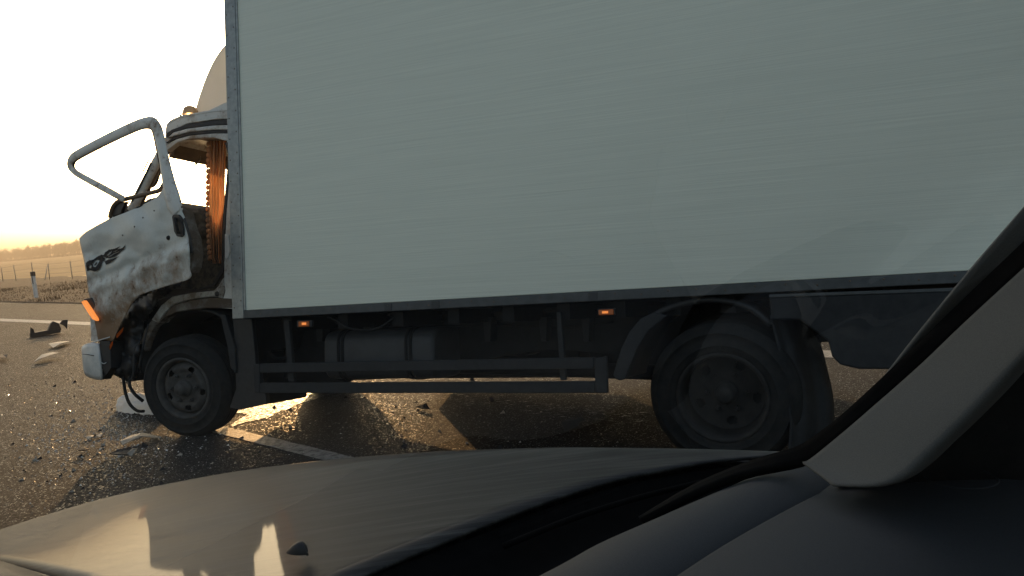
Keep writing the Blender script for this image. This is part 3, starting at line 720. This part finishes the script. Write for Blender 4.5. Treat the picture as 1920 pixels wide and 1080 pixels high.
# ---- the damaged door
dr = empty_part('cab_door', T(300, 520, .05), truck); dr['label'] = 'dented dirty driver door hanging open with an empty window frame'
def doff(x, y): return .02-.26*(x-150)/205.0
def dent(x, y):
    d = 0
    # swage line along the panel: two ridges, plus hammered dents
    ln = 540-(x-165)*.44; d += .018*math.exp(-((y-(ln-8))/9)**2)*min(1, max(0, (x-160)/20))
    d -= .014*math.exp(-((y-(ln+10))/10)**2)
    d += .030*noise.noise(Vector((x/38, y/38, 1.7)))+.014*noise.noise(Vector((x/15, y/15, 4.2)))*(1 if y > 470 else .4)
    d -= .03*math.exp(-(((x-250)/70)**2+((y-430)/35)**2))
    d += .05*max(0, (y-580)/50)
    return d
def Dp(x, y, e=0): return T(x, y, doff(x, y)+dent(x, y)+e)
def door():
    Lf = [(149,447),(151,460),(156,480),(160,500),(163,520),(166,545),(171,570),(176,595),(181,618),(184,636)]
    Rt = [(320,352),(336,386),(345,402),(351,430),(355,470),(356,500),(353,524),(296,537),(250,566),(212,640)]
    Tp = [(149,447),(165,433),(205,411),(240,397),(270,383),(292,371),(308,356),(320,352)]
    n = 64; mrows = 60; rows = []
    for i in range(mrows+1):
        t = i/mrows; a = interp([Vector((*p, 0)) for p in Lf], t); b2 = interp([Vector((*p, 0)) for p in Rt], t); row = []
        for k in range(n+1):
            s_ = k/n; q = a.lerp(b2, s_); tp = interp([Vector((*p, 0)) for p in Tp], s_)
            w = max(0, 1-t*3.2)**1.6; q = Vector((q.x*(1-w)+tp.x*w, q.y*(1-w)+tp.y*w, 0))
            row.append(Dp(q.x+(1.2*noise.noise(Vector((t*20, 0, 3))) if k == n else 0), q.y))
        rows.append(row)
    m_ = MB(); m_.grid(rows); m_.build('door_panel', 'door_paint', dr, solid=.005)
    # inner shell edge seen behind the rear edge
    m_ = MB(); m_.prism([T(x, y, -.21) for x, y in [(338,386),(346,400),(353,428),(360,445),(364,475),(361,500),(355,512),(350,505),(352,470),(348,430),(340,402)]], yt*.09); m_.build('inner_edge', 'sill_paint', dr, .006)
    m_ = MB(); m_.tube(smooth_path([T(345,410,-.245), T(350,425,-.245), T(357,450,-.235), T(359,475,-.235)], 12), .012, 8, (yt, .5)); m_.build('edge_seal', 'plastic_black', dr)
    # window frame
    fp = [(232,374),(200,357),(150,329),(137,320),(131,311),(133,300),(146,289),(200,261),(250,238),(270,231),(284,230),(293,238),(299,256),(308,300),(316,340),(326,380),(333,400)]
    fr_ = [.016,.017,.018,.018,.020,.026,.028,.030,.031,.031,.032,.033,.033,.034,.042,.050,.03]
    N = 90; path = smooth_path([T(x, y, doff(x, y)-.005) for x, y in fp], N)
    rad = [1.42*interp([Vector((r_, 0, 0)) for r_ in fr_], i/(N-1)).x for i in range(N)]
    m_ = MB(); m_.tube(path, rad, 12, (yt, .38)); wf = m_.build('window_frame', 'cab_paint', dr)
    m_ = MB(); pin = [(232,370),(200,352),(150,325),(140,317),(138,311),(140,304),(150,296),(202,269),(252,246),(270,240),(281,240),(286,245),(290,258),(299,302),(306,335),(306,346)]
    m_.tube(smooth_path([T(x, y, doff(x, y)+.012) for x, y in pin], 80), .011, 8, (yt, .8)); m_.build('window_seal', 'rubber', wf)
    # gusset joining frame and panel
    m_ = MB(); m_.prism([T(x, y, doff(x, y)-.012) for x, y in [(306,330),(313,325),(322,345),(338,384),(341,396),(322,380),(300,372),(292,371),(304,356),(307,345)]], yt*.02); m_.build('frame_gusset', 'cab_paint', dr, .006)
    m_ = MB(); m_.tube(smooth_path([T(x, y, doff(x, y)+.03) for x, y in [(206,408),(209,395),(214,384),(223,377),(245,371),(285,361),(300,356),(306,346)]], 30), .017, 10, (yt, .8)); m_.build('glass_channel', 'visor', dr)
    m_ = MB(); m_.prism([T(x, y, doff(x, y)+.04) for x, y in [(207,406),(213,388),(224,380),(236,378),(228,392),(226,400)]], yt*.03); m_.build('channel_bracket', 'plastic_black', dr)
    m_ = MB(); m_.tube(smooth_path([T(151,448,doff(151,447)+.01), T(168,434,doff(165,433)+.01), T(206,412,doff(205,411)+.01), T(242,398,doff(240,397)+.01), T(290,372,doff(290,371)+.01)], 24), .008, 6); m_.build('belt_moulding', 'rubber', dr)
    # handle: recessed dark pull with raised rim
    hp = [(322,406),(325,402),(334,402),(339,408),(343,430),(343,440),(339,444),(331,443),(326,434)]
    m_ = MB(); m_.prism([Dp(x, y, -.022) for x, y in hp], yt*.02); h = m_.build('handle', 'plastic_black', dr, .004)
    m_ = MB(); m_.tube(smooth_path([Dp(328,409,-.035), Dp(331,424,-.045), Dp(334,438,-.035)], 10), .011, 8); m_.build('handle_pull', 'dark_steel', h)
    m_ = MB(); m_.lathe([(0,.018),(.012,.016),(.017,.008),(.019,-.006)], Dp(317,446), -yt, 16); m_.build('lock', 'dark_steel', dr)
    for (x, y) in ((230,441),(252,425),(268,408),(289,395)):
        m_ = MB(); m_.lathe([(0,.004),(.005,.003),(.007,0)], Dp(x, y, -.006), -yt, 8); m_.build('rivet', 'rivet', dr)
    for (x, y) in ((339,378),(341,388),(344,394)):
        m_ = MB(); m_.lathe([(0,.006),(.007,.004),(.009,0)], T(x, y, doff(x, y)-.02), -yt, 8); m_.build('hinge_bolt', 'rivet', dr)
    # flame graphic
    def P2(L_): return [(160+(x-215)/3.6, 400+y/3.6) for x, y in L_]
    fl = []
    def z2(L_): return [(100+x/3.6, 400+y/3.6) for x, y in L_]
    fl.append(z2([(218,335),(240,318),(270,312),(300,290),(325,278),(345,285),(330,295),(350,300),(345,318),(330,325),(322,355),(305,382),(275,392),(245,382),(228,392),(222,360)]))
    fl.append(z2([(335,292),(350,262),(375,245),(415,238),(450,222),(430,242),(462,236),(490,208),(476,245),(450,256),(410,268),(385,285),(360,300)]))
    fl.append(z2([(352,300),(385,292),(415,272),(470,250),(445,268),(415,292),(380,304)]))
    fl.append(z2([(345,325),(370,312),(400,306),(440,290),(420,308),(380,335),(355,348)]))
    fl.append(z2([(222,345),(232,322),(250,320),(240,350),(232,385),(226,388)]))
    def inside(pl, x, y):
        c_ = False; j = len(pl)-1
        for i in range(len(pl)):
            if (pl[i][1] > y) != (pl[j][1] > y) and x < (pl[j][0]-pl[i][0])*(y-pl[i][1])/(pl[j][1]-pl[i][1])+pl[i][0]: c_ = not c_
            j = i
        return c_
    def film(polys, holes, e, st_=.8):
        m_ = MB(); nx, ny = int(82/st_), int(62/st_)
        P_ = {}
        for i in range(nx):
            for j in range(ny):
                x, y = 158+i*st_, 455+j*st_
                if any(inside(p, x+st_/2, y+st_/2) for p in polys) and not any(inside(p, x+st_/2, y+st_/2) for p in holes):
                    m_.add([Dp(x, y, e), Dp(x+st_, y, e), Dp(x+st_, y+st_, e), Dp(x, y+st_, e)], [(0,1,2,3)])
        return m_
        ho = [z2([(262,342),(275,322),(300,312),(312,320),(300,345),(285,362),(268,360)]), z2([(238,360),(246,345),(258,352),(254,372),(243,372)]), z2([(360,282),(378,262),(398,254),(385,272),(370,286)]), z2([(400,262),(425,250),(440,245),(420,258)])]
    ho = [z2([(262,342),(275,322),(300,312),(312,320),(300,345),(285,362),(268,360)]), z2([(238,360),(246,345),(258,352),(254,372),(243,372)]), z2([(360,282),(378,262),(398,254),(385,272),(370,286)]), z2([(400,262),(425,250),(440,245),(420,258)])]
    core = [z2([(275,350),(285,333),(298,328),(292,345),(282,355)]), z2([(300,302),(330,290),(335,296),(308,312)])]
    film(fl, ho, -.013).build('flame_graphic', 'decal', dr, recalc=False)
    film(core, [], -.014).build('flame_core', 'decal', dr, recalc=False)
door()

# ------------------------------------------------------------------ debris on the road
GD = 'broken pieces of the crash scattered on the road'
def shard(name, px, label, mt, h=.02, curl=.03, cat='debris', thick=.006, group=GD):
    """thin broken plate lying on the asphalt, px: outline on the ground"""
    pts = [G(x, y, 0) for x, y in px]; c = sum(pts, Vector())/len(pts); n = len(pts)
    out = []; rs_ = random.Random(len(label))
    L_ = max((p-c).length for p in pts)
    for p in pts: d = (p-c).length/L_; out.append(Vector((p.x, p.y, h+curl*(1-d*d)+rs_.uniform(0, .7)*curl)))
    m_ = MB(); m_.add(out+[Vector((c.x, c.y, h+curl))], [(i, (i+1) % n, n) for i in range(n)])
    o = m_.build(name, mt, origin=(c.x, c.y, 0), solid=thick); return tag(o, label, cat, group)
shard('plastic_shard', [(63,684),(80,674),(100,671),(113,670),(112,673),(95,677),(75,682)], 'pale pointed splinter lying nearest the left edge, below the black strut', 'chip_light', .03, .05)
shard('plastic_shard', [(92,653),(110,647),(130,643),(131,646),(118,651),(100,655)], 'pale splinter on the road between the black strut and the truck bumper', 'chip_light', .02, .04)
shard('plastic_shard', [(226,834),(245,826),(268,821),(298,822),(298,824),(268,828),(245,835),(230,838)], 'long curved pale strip beside the front tyre', 'chip_light', .008, .035)
shard('plastic_shard', [(207,862),(228,859),(240,857),(259,855),(255,860),(240,867),(222,867)], 'bent dark shard with pale tip in front of the car bonnet', 'chip_dark', .01, .05)
shard('plastic_shard', [(240,866),(250,859),(259,855),(257,860),(248,867)], 'pale folded tip lying on the bent dark shard', 'chip_light', .035, .03)
shard('plastic_shard', [(160,824),(170,821),(177,820),(174,824),(166,826)], 'small pale flake left of the long curved strip', 'chip_light', .006, .015)
shard('plastic_shard', [(180,822),(190,818),(197,815),(196,818),(188,823)], 'small thin sliver right of the pale flake', 'chip_light', .006, .015)
shard('plastic_shard', [(148,853),(158,848),(166,845),(168,851),(160,853)], 'small dark clump left of the bent shard', 'chip_dark', .01, .03)
shard('plastic_shard', [(1053,806),(1075,797),(1098,793),(1093,803),(1085,812),(1060,817)], 'black shard under the truck ahead of the rear wheel', 'chip_dark', .01, .05)
shard('plastic_shard', [(780,768),(790,765),(800,767),(806,770),(794,772)], 'small brown fragment under the middle of the truck', 'chip_dark', .01, .03)
shard('plastic_shard', [(918,752),(926,750),(928,757),(920,758)], 'small dark fragment just under the side guard', 'chip_dark', .01, .03)
shard('plastic_shard', [(0,672),(5,668),(9,672),(17,674),(14,678),(0,679)], 'dark broken piece cut off by the left edge of the photo', 'chip_dark', .01, .05)
shard('plastic_shard', [(225,716),(240,714),(245,716),(238,718)], 'thin pale sliver under the truck bumper', 'chip_light', .006, .012)
# black strut
def strut():
    a, b2 = G(57, 629, .04), G(112, 619, .06); root = empty('metal_strut', (a+b2)/2-Vector((0,0,.05)), 'black metal strut with triangular bracket lying on the road at left', 'debris', None)
    d = (b2-a).normalized(); s_ = Vector((-d.y, d.x, 0)).normalized(); up = Vector((0,0,1))
    m_ = MB(); m_.box((a+b2)/2, (d, s_, up), ((b2-a).length/2, .045, .045)); m_.build('channel', 'plastic_black', root, .008)
    m_ = MB(); m_.prism([a-s_*.03, a+d*.02+up*.16-s_*.03, a+d*.06+up*.12-s_*.03, a+d*.08-s_*.03], s_*.05); m_.build('tab', 'plastic_black', root, .006)
    m_ = MB(); e = b2-d*.25; m_.prism([e-s_*.04, e+d*.10+up*.17-s_*.04, e+d*.14+up*.20-s_*.04, e+d*.24+up*.14-s_*.04, e+d*.27-s_*.04], s_*.07); m_.build('bracket', 'plastic_black', root, .006)
    m_ = MB(); q = b2+d*.02+up*.13; m_.prism([q, q+d*.06+up*.06, q+d*.16+up*.05, q+d*.14-up*.05, q+d*.12-up*.13, q+d*.08-up*.06], s_*.03); m_.build('hook', 'plastic_black', root, .006)
strut()
# crumpled white bag behind the front wheel
M['white_bag'] = translucent('white_bag', (.90,.92,.92), (.95,.95,.93), .35, 12)
def bag():
    a, b2 = G(228, 770, 0), G(296, 776, 0); c = (a+b2)/2; c.z = .0; d = (b2-a).normalized(); s_ = Vector((-d.y, d.x, 0)); rows = []
    Lh = (b2-a).length/2+.10
    for i in range(29):
        u = -1+2*i/28; row = []
        for k in range(29):
            a2 = PI*k/28; rr = (1-abs(u)**4)**.5; q = Vector((u*3, math.cos(a2), math.sin(a2)*2)); f = 1+.28*noise.noise(q*1.6+Vector((3,1,7)))+.10*noise.noise(q*5)
            row.append(c+d*(u*Lh)+s_*(math.cos(a2)*.11*rr*f+.05)+Vector((0,0,.003+math.sin(a2)*.155*rr*f)))
        rows.append(row)
    m_ = MB(); m_.grid(rows); o = m_.build('plastic_bag', 'white_bag', origin=c); tag(o, 'crumpled white plastic bag on the road behind the front wheel', 'bag')
bag()
# glossy patch added to strengthen the low sun's glare on the road
m, n, l, b = mat('glare_asphalt'); M['glare_asphalt'] = m
tc = n.new('ShaderNodeTexCoord'); vo = n.new('ShaderNodeTexVoronoi'); vo.inputs['Scale'].default_value = 125; l.new(tc.outputs['Object'], vo.inputs['Vector'])
b.inputs['Base Color'].default_value = (.03,.028,.026,1); b.inputs['Specular IOR Level'].default_value = .45
tw = noise_tex(n, l, 26, 7, .75); rw = ramp(n, l, tw.outputs[0], [(.42, (.26,)*3), (.60, (.75,)*3)]); l.new(rw.outputs[0], b.inputs['Roughness'])
u = bump(n, l, vo.outputs['Distance'], b, 1.0, .005); u.invert = True
pp = smooth_path([G(*q) for q in [(452,775),(480,752),(520,738),(580,728),(640,722),(625,738),(590,748),(565,757),(520,775),(480,792),(455,790),(452,775)]], 60)
cc = sum(pp, Vector())/len(pp); cc.z = .003; m_ = MB()
for p in pp: p.z = .003
m_.add([cc+(p-cc)*(1+.35*noise.noise(p*7)+.2*noise.noise(p*23)) for p in pp]+[cc], [(i, (i+1) % 60, 60) for i in range(60)]); tag(m_.build('glare_patch', 'glare_asphalt', recalc=False), kind='structure')
# worn paint scuffs and pale scrape marks under the truck
m_ = MB(); rnd = random.Random(11)
for i in range(150):
    x = rnd.uniform(830, 1215); yc_ = 742+(x-860)*.11+rnd.choice((0,0,8,12))+rnd.gauss(0, 5)
    p = G(x, yc_, .004+rnd.random()*.0003); L_ = rnd.uniform(.01,.05); w = rnd.uniform(.003,.012); a = rnd.gauss(.15,.12); d = Vector((math.cos(a), math.sin(a), 0)); s_ = Vector((-d.y, d.x, 0))
    m_.add([p-d*L_, p+s_*w, p+d*L_, p-s_*w*rnd.uniform(.3,1)], [(0,1,2,3)])
tag(m_.build('scrape_marks', 'road_scuff', recalc=False), kind='structure')
# loose grit, glass crumbs and stones
def grit(name, label, mt, N, seed, smin, smax, region):
    rnd = random.Random(seed); m_ = MB()
    for i in range(N):
        x, y = region(rnd); s_ = rnd.uniform(smin, smax)*(.5+rnd.random()**3*1.4); z = s_*.25
        v = [Vector((x+s_*math.cos(a+rnd.uniform(-.4,.4)), y+s_*math.sin(a+rnd.uniform(-.4,.4)), .0006)) for a in (0, 2.1, 4.2)]
        v.append(Vector((x+rnd.uniform(-.4,.4)*s_, y+rnd.uniform(-.4,.4)*s_, s_*rnd.uniform(.4,1.1))))
        m_.add(v, [(0,1,3),(1,2,3),(2,0,3)])
    return tag(m_.build(name, mt, recalc=False), label, 'grit', kind='stuff')
def near(r):
    while True:
        x = r.uniform(-7, 4); y = r.uniform(2.2, 11)
        if r.random() < .75: 
            p = G(*(lambda: (r.gauss(200, 90), r.gauss(800, 50)))(), 0); return p.x, p.y
        return x, y
def wide(r): return r.uniform(-14, 6), 2+r.random()**1.5*18
grit('loose_stones', 'small grey stones and grit strewn over the asphalt', simple('stone', (.12,.11,.10), (.30,.27,.23), 60, .45, 0, 0), 26000, 21, .0025, .008, wide)
m, n, l, b = mat('crumb_glass'); M['crumb_glass'] = m; b.inputs['Base Color'].default_value = (.75,.74,.70,1); b.inputs['Roughness'].default_value = .12; b.inputs['IOR'].default_value = 1.5
grit('glass_crumbs', 'glittering crumbs of broken glass on the road by the truck', 'crumb_glass', 5200, 22, .0025, .007, near)

def far_r(r):
    p = G(r.triangular(-200, 1180, 260), r.uniform(690, 930), 0); return p.x, p.y
grit('broken_bits', 'small dark plastic bits scattered around the truck', 'chip_dark', 200, 31, .005, .022, far_r)
grit('pale_bits', 'small pale paint and plastic bits scattered around the truck', 'chip_light', 200, 33, .004, .018, far_r)

# ------------------------------------------------------------------ the car the picture is taken from
rgt = Vector((R.col[0])); fwd_c = -Vector(R.col[2])
rgt = Vector((rgt.x, rgt.y, 0)).normalized(); vwd = Vector((-rgt.y, rgt.x, 0))
if vwd.dot(fwd_c) < 0: vwd = -vwd
hd = math.radians(47); CF = (-rgt*math.sin(hd)+vwd*math.cos(hd)); CR = (rgt*math.cos(hd)+vwd*math.sin(hd)); UP = Vector((0,0,1))
CC = 0.38                                      # the car's centre line lies this far to the right of the camera
def carp(f, r_, z): return CF*f+CR*(r_+CC)+UP*z
def to_car(p): return Vector((p.dot(CF), p.dot(CR)-CC, p.z))
car = empty('car', carp(.6, 0, 0), 'grey passenger car seen from its own front seat, dusty bonnet and dashboard', 'car')
c0 = [(400,1215,.975),(684,1080,.98),(914,984,.985),(1056,931,.985),(1163,899,.985),(1240,884,.985),(1330,868,.985),(1440,857,.985),(1500,852,.985)]
c1 = [(-150,1052,.724),(0,995,.738),(200,935,.785),(400,893,.840),(600,866,.888),(800,850,.925),(950,845,.948),(1200,843,.982),(1380,847,.985),(1500,851,.985)]
Nh = 40
C0 = [to_car(p) for p in smooth_path([G(*q) for q in c0], Nh)]; C1 = [to_car(p) for p in smooth_path([G(*q) for q in c1], Nh)]
C0[0].y = 0; C1[0].y = 0
def full(cv): return [Vector((p.x, -p.y, p.z)) for p in cv[:0:-1]]+cv
H0, H1 = full(C0), full(C1)
def out(p, d, dz):                              # push outwards from the middle of the bonnet
    c = Vector((.95, 0, 0)); v = Vector(((p.x-c.x)*.8, p.y, 0)).normalized(); return Vector((p.x+v.x*d, p.y+v.y*d, p.z+dz))
rows = []
NR = 22
for j in range(NR+1):
    t = j/NR; rows.append([a.lerp(b2, t)+Vector((0,0,.016*math.sin(PI*t)*min(1,(b2-a).length/.4))) for a, b2 in zip(H0, H1)])
rows.append([out(p, .012, -.006) for p in H1]); rows.append([out(p, .024, -.02) for p in H1])
m_ = MB(); m_.grid([[carp(*v) for v in r_] for r_ in rows]); hood = m_.build('bonnet', 'hood', car, solid=.006)
rows = [[out(p, .026, -.026) for p in H1], [out(p, .05, -.05) for p in H1], [out(p, .09, -.14) for p in H1], [out(p, .11, -.3) for p in H1], [out(p, .10, -.5) for p in H1], [Vector((*out(p, .06, 0).xy, .22)) for p in H1]]
m_ = MB(); m_.grid([[carp(*v) for v in r_] for r_ in rows]); m_.build('front_body', 'hood', car, solid=.01)
# washer nozzle on the bonnet
def hood_at(x, y):
    best = None
    for j in range(NR):
        pass
    return G(x, y, .985)
nz_ = G(566, 1046, .975)
m_ = MB(); rr = []
for i in range(9):
    t = i/8; w = .013*(1-.3*t)*(math.sin(PI*min(1, .35+t*.8))**.5+.15); hh = .017*(math.sin(PI*(.12+.80*t)))
    rr.append([nz_+CF*(.018-.036*t)+CR*(w*math.cos(a))+UP*(.012+hh*math.sin(a)-.004) for a in [PI*k/8 for k in range(9)]])
m_.grid(rr); m_.add(rr[0], [list(range(9))]); m_.add(rr[-1], [list(range(9))]); m_.build('washer_nozzle', 'plastic_black', hood)
# cowl below the windscreen
def back(cv, d, z): return [Vector((p.x-d, p.y*(1-.0*d), z)) for p in cv]
rows = [back(H0, -.005, .972), back(H0, .02, .955), back(H0, .06, .93), back(H0, .12, .93), back(H0, .2, .94)]
m_ = MB(); m_.grid([[carp(*v) for v in r_] for r_ in rows]); m_.build('cowl', 'seal', car)
wa = MB(); q0 = [(930,1010),(1060,958),(1180,920),(1300,890)]
wa.tube(smooth_path([G(x, y, .96) for x, y in q0], 16), .008, 8); wa.tube(smooth_path([G(x+15, y+14, .965) for x, y in q0], 16), .005, 8); wa.build('wiper', 'seal', car)
# dashboard
d0 = [(200,1500,.955),(700,1240,.96),(1017,1080,.965),(1100,1034,.965),(1200,990,.965),(1292,951,.965),(1370,918,.965),(1433,891,.965),(1514,864,.965),(1600,845,.96)]
sm = [(700,1480,1.0),(1000,1250,1.0),(1258,1080,1.0),(1350,1021,1.0),(1450,965,1.0),(1550,914,1.0),(1643,869,1.0),(1700,842,1.0)]
E0 = smooth_path([G(*q) for q in d0], 40); E1 = smooth_path([G(*q) for q in sm], 40)
rows = [[p+CF*.05+UP*-.10 for p in E0], [p+CF*.015-UP*.02 for p in E0], E0]
for t, dz in ((.12,.012),(.3,.024),(.5,.03),(.7,.026),(.86,.014),(.95,.003)): rows.append([a.lerp(b2, t)+UP*dz for a, b2 in zip(E0, E1)])
rows += [[p-UP*.006 for p in E1]]
m_ = MB(); m_.grid(rows); db = m_.build('dashboard', 'dash_plastic', car)
side = (CR*.35-CF*.94).normalized()
rows = [[p-UP*.007+side*.001 for p in E1], [p+side*.004-UP*.006 for p in E1], [p+side*.007+UP*.001 for p in E1], [p+side*.016+UP*.004 for p in E1]]
for d_, dz in ((.06,.008),(.12,.008),(.2,.0),(.28,-.02),(.36,-.06),(.42,-.12),(.44,-.35)): rows.append([p+side*d_+UP*dz for p in E1])
m_ = MB(); m_.grid(rows); o = m_.build('dash_pad', 'dash_plastic', db)
rows = [[p+side*-.0+UP*q for p in [E1[-1], E1[-1]+CR*.4+CF*.1]] for q in (.0, -.3)]
# filler of the dash up to the right-hand door
A_ = [p for p in E1[24:]]; m_ = MB()
m_.grid([[p+side*.02+UP*.0035 for p in A_], [p+side*.02+CR*.25+UP*.002 for p in A_], [p+side*.02+CR*.5-UP*.02 for p in A_]]); m_.build('dash_end', 'dash_plastic', db)
m_ = MB()
vent = G(1800, 895, 1.019)
m_.lathe([(.046,.0),(.048,.002),(.050,.0)], vent, UP, 48); m_.build('round_seam', 'tank', db)
# right windscreen pillar
def loft(name, A, B_, mids, mt, parent, n=30, solid=0, bulge=None):
    P1 = smooth_path([D(*q) for q in A], n); P2_ = smooth_path([D(*q) for q in B_], n); rows = []
    for j in range(mids+1):
        t = j/mids; rows.append([a.lerp(b2, t)+(bulge(t) if bulge else Vector()) for a, b2 in zip(P1, P2_)])
    m_ = MB(); m_.grid(rows); return m_.build(name, mt, parent, solid=solid)
pil = loft('outer_pillar', [(1640,722,1.17),(1665,696,1.16),(1735,610,1.12),(1812,515,1.08),(1920,389,1.02),(2100,185,.93),(2400,-150,.80)],
  [(1640,730,1.17),(1668,704,1.16),(1770,602,1.12),(1850,532,1.08),(1920,466,1.04),(2100,295,.95),(2400,20,.82)], 4, 'trim_cloth', car, solid=.006)
seal = loft('glass_seal', [(1200,975,1.24),(1300,915,1.25),(1380,880,1.25),(1440,858,1.23),(1500,838,1.21),(1560,797,1.18),(1610,753,1.165),(1665,700,1.145),(1780,592,1.105),(1920,459,1.03),(2100,288,.94),(2400,10,.81)],
  [(1205,978,1.22),(1310,925,1.22),(1395,893,1.22),(1460,880,1.20),(1515,868,1.19),(1568,828,1.165),(1622,782,1.15),(1722,696,1.12),(1812,610,1.08),(1922,510,1.02),(2110,340,.93),(2410,70,.80)], 3, 'seal', car, solid=.012)
def trim():
    A = [(1505,868,1.185),(1520,862,1.18),(1570,822,1.16),(1624,776,1.14),(1722,690,1.11),(1810,606,1.07),(1922,503,1.01),(2110,332,.92),(2410,60,.79)]
    Bq = [(1545,900,1.12),(1640,895,1.06),(1715,835,1.04),(1785,768,1.02),(1855,695,1.0),(1925,620,.97),(2030,505,.93),(2180,350,.86),(2490,90,.74)]
    P1 = smooth_path([D(*q) for q in A], 40); P2_ = smooth_path([D(*q) for q in Bq], 40); rows = []
    vw = -fwd_c
    for j in range(17):
        t = j/16; rows.append([a.lerp(b2, t)+vw*(.035*math.sin(PI*t*.5)*(1-.3*t)) for a, b2 in zip(P1, P2_)])
    # turn away towards the door
    last = rows[-1]
    dl = [(a-b2)*1.0 for a, b2 in zip(rows[-1], rows[-2])]
    for k in range(1, 22):
        w_ = min(1, k/8.0); w_ = w_*w_*(3-2*w_)
        rows.append([p+d*(1-w_)+(rgt*.020-vw*.024)*w_ for p, d in zip(rows[-1], dl)])
    loft('door_trim', [(1560,899,1.17),(1640,893,1.15),(1715,835,1.12),(1785,768,1.10),(1855,690,1.08),(1960,580,1.04),(2180,350,.96),(2490,90,.86)],
         [(1660,960,1.27),(1900,950,1.26),(2100,940,1.22),(2250,880,1.18),(2350,800,1.14),(2450,700,1.08),(2600,500,1.0),(2800,250,.9)], 8, 'plastic_black', car, solid=.012)
    m_ = MB(); m_.grid(rows); return m_.build('pillar_trim', 'trim_cloth', car, solid=.004)
trim()
# windscreen, roof, far pillar, doors and the rest of the shell that shades the cabin
gb = [Vector((p.x-.03, p.y*1.0, .965)) for p in H0]
top = []
for p in gb:
    s_ = p.y/1.15; top.append(Vector((-.02-.10*s_*s_, p.y*.80, 1.64-.05*s_*s_)))
rows = []
for j in range(13):
    t = j/12; rows.append([a.lerp(b2, t)+Vector((.03*math.sin(PI*t), 0, .02*math.sin(PI*t))) for a, b2 in zip(gb, top)])
m_ = MB(); m_.grid([[carp(*v) for v in r_] for r_ in rows]); m_.build('windscreen', 'glass', car)
def shell(name, rows, mt, solid=.02): m_ = MB(); m_.grid([[carp(*v) for v in r_] for r_ in rows]); return m_.build(name, mt, car, solid=solid)
rt = [Vector((p.x, p.y, p.z)) for p in top]
shell('roof', [rt, [Vector((-.5, p.y*1.0, p.z+.05)) for p in rt], [Vector((-1.4, p.y, p.z+.03)) for p in rt], [Vector((-2.0, p.y, p.z-.06)) for p in rt]], 'liner')
wmax = max(p.y for p in top)
lowy = .90
for s_ in (-1, 1):
    shell('door', [[Vector((x, s_*lowy, z)) for x in (.12,-.6,-1.4,-2.2)] for z in (.2,.5,.8,1.0)], 'liner', .05)
    shell('quarter_panel', [[Vector((-1.25, s_*lowy, 1.0)), Vector((-2.2, s_*lowy, 1.0))], [Vector((-1.35, s_*wmax, 1.6)), Vector((-2.0, s_*wmax, 1.55))]], 'liner', .05)
shell('tailgate', [[Vector((-2.2, y, .3)), Vector((-2.2, y, 1.0)), Vector((-2.0, y, 1.6))] for y in (-.9, -.3, .3, .9)], 'liner', .04)
shell('cabin_floor', [[Vector((x, y, .25)) for x in (.8,-2.2)] for y in (-.88,.88)], 'liner')
shell('bulkhead', [[Vector((.62, y, z)) for y in (-.85,.85)] for z in (.2,.9)], 'plastic_black')
for s_ in (-.40, .40):
    m_ = MB(); bx = (CF, CR, UP)
    m_.box(carp(-.45, s_, .55), bx, (.26,.25,.09)); m_.build('seat', 'seat', car, .04)
    m_ = MB(); m_.box(carp(-.75, s_, .95), ((CF-UP*.0), CR, (UP-CF*.25).normalized()), (.07,.25,.34)); m_.build('seat_back', 'seat', car, .05)
m_ = MB(); bar_l = [carp(*gb[2]), carp(*top[2])]; m_.tube([carp(*gb[0])-CR*.03, carp(*top[0])-CR*.03], .05, 10); m_.build('outer_pillar', 'seal', car)
def small_wheel(f, r_):
    c = carp(f, r_, .32); ax = CR*(1 if r_ > 0 else -1); hub = empty_part('wheel', c, car)
    m_ = MB(); m_.lathe([(.2,-.01),(.24,.01),(.30,.0),(.325,-.03),(.325,-.18),(.30,-.2),(.2,-.19)], c, ax, 48); m_.build('tyre', 'rubber', hub)
    m_ = MB(); m_.lathe([(0,-.02),(.06,-.02),(.16,-.04),(.2,-.01)], c, ax, 32); m_.build('rim', 'rim', hub)
small_wheel(1.35, .93); small_wheel(1.35, -.93); small_wheel(-1.5, .93); small_wheel(-1.5, -.93)

# ------------------------------------------------------------------ low sunlit haze over the fields
m = bpy.data.materials.new('haze'); m.use_nodes = True; nt = m.node_tree; nt.nodes.clear(); M['haze'] = m
pv = nt.nodes.new('ShaderNodeVolumePrincipled'); pv.inputs['Color'].default_value = (1.0,.84,.62,1); pv.inputs['Density'].default_value = .0012; pv.inputs['Anisotropy'].default_value = .2
mo = nt.nodes.new('ShaderNodeOutputMaterial'); nt.links.new(pv.outputs[0], mo.inputs['Volume'])
m_ = MB(); m_.box((0,0,11), (Vector((1,0,0)), Vector((0,1,0)), UP), (2000,2000,14)); tag(m_.build('haze', 'haze'), 'pale warm haze hanging over the road and fields', 'haze', kind='stuff')
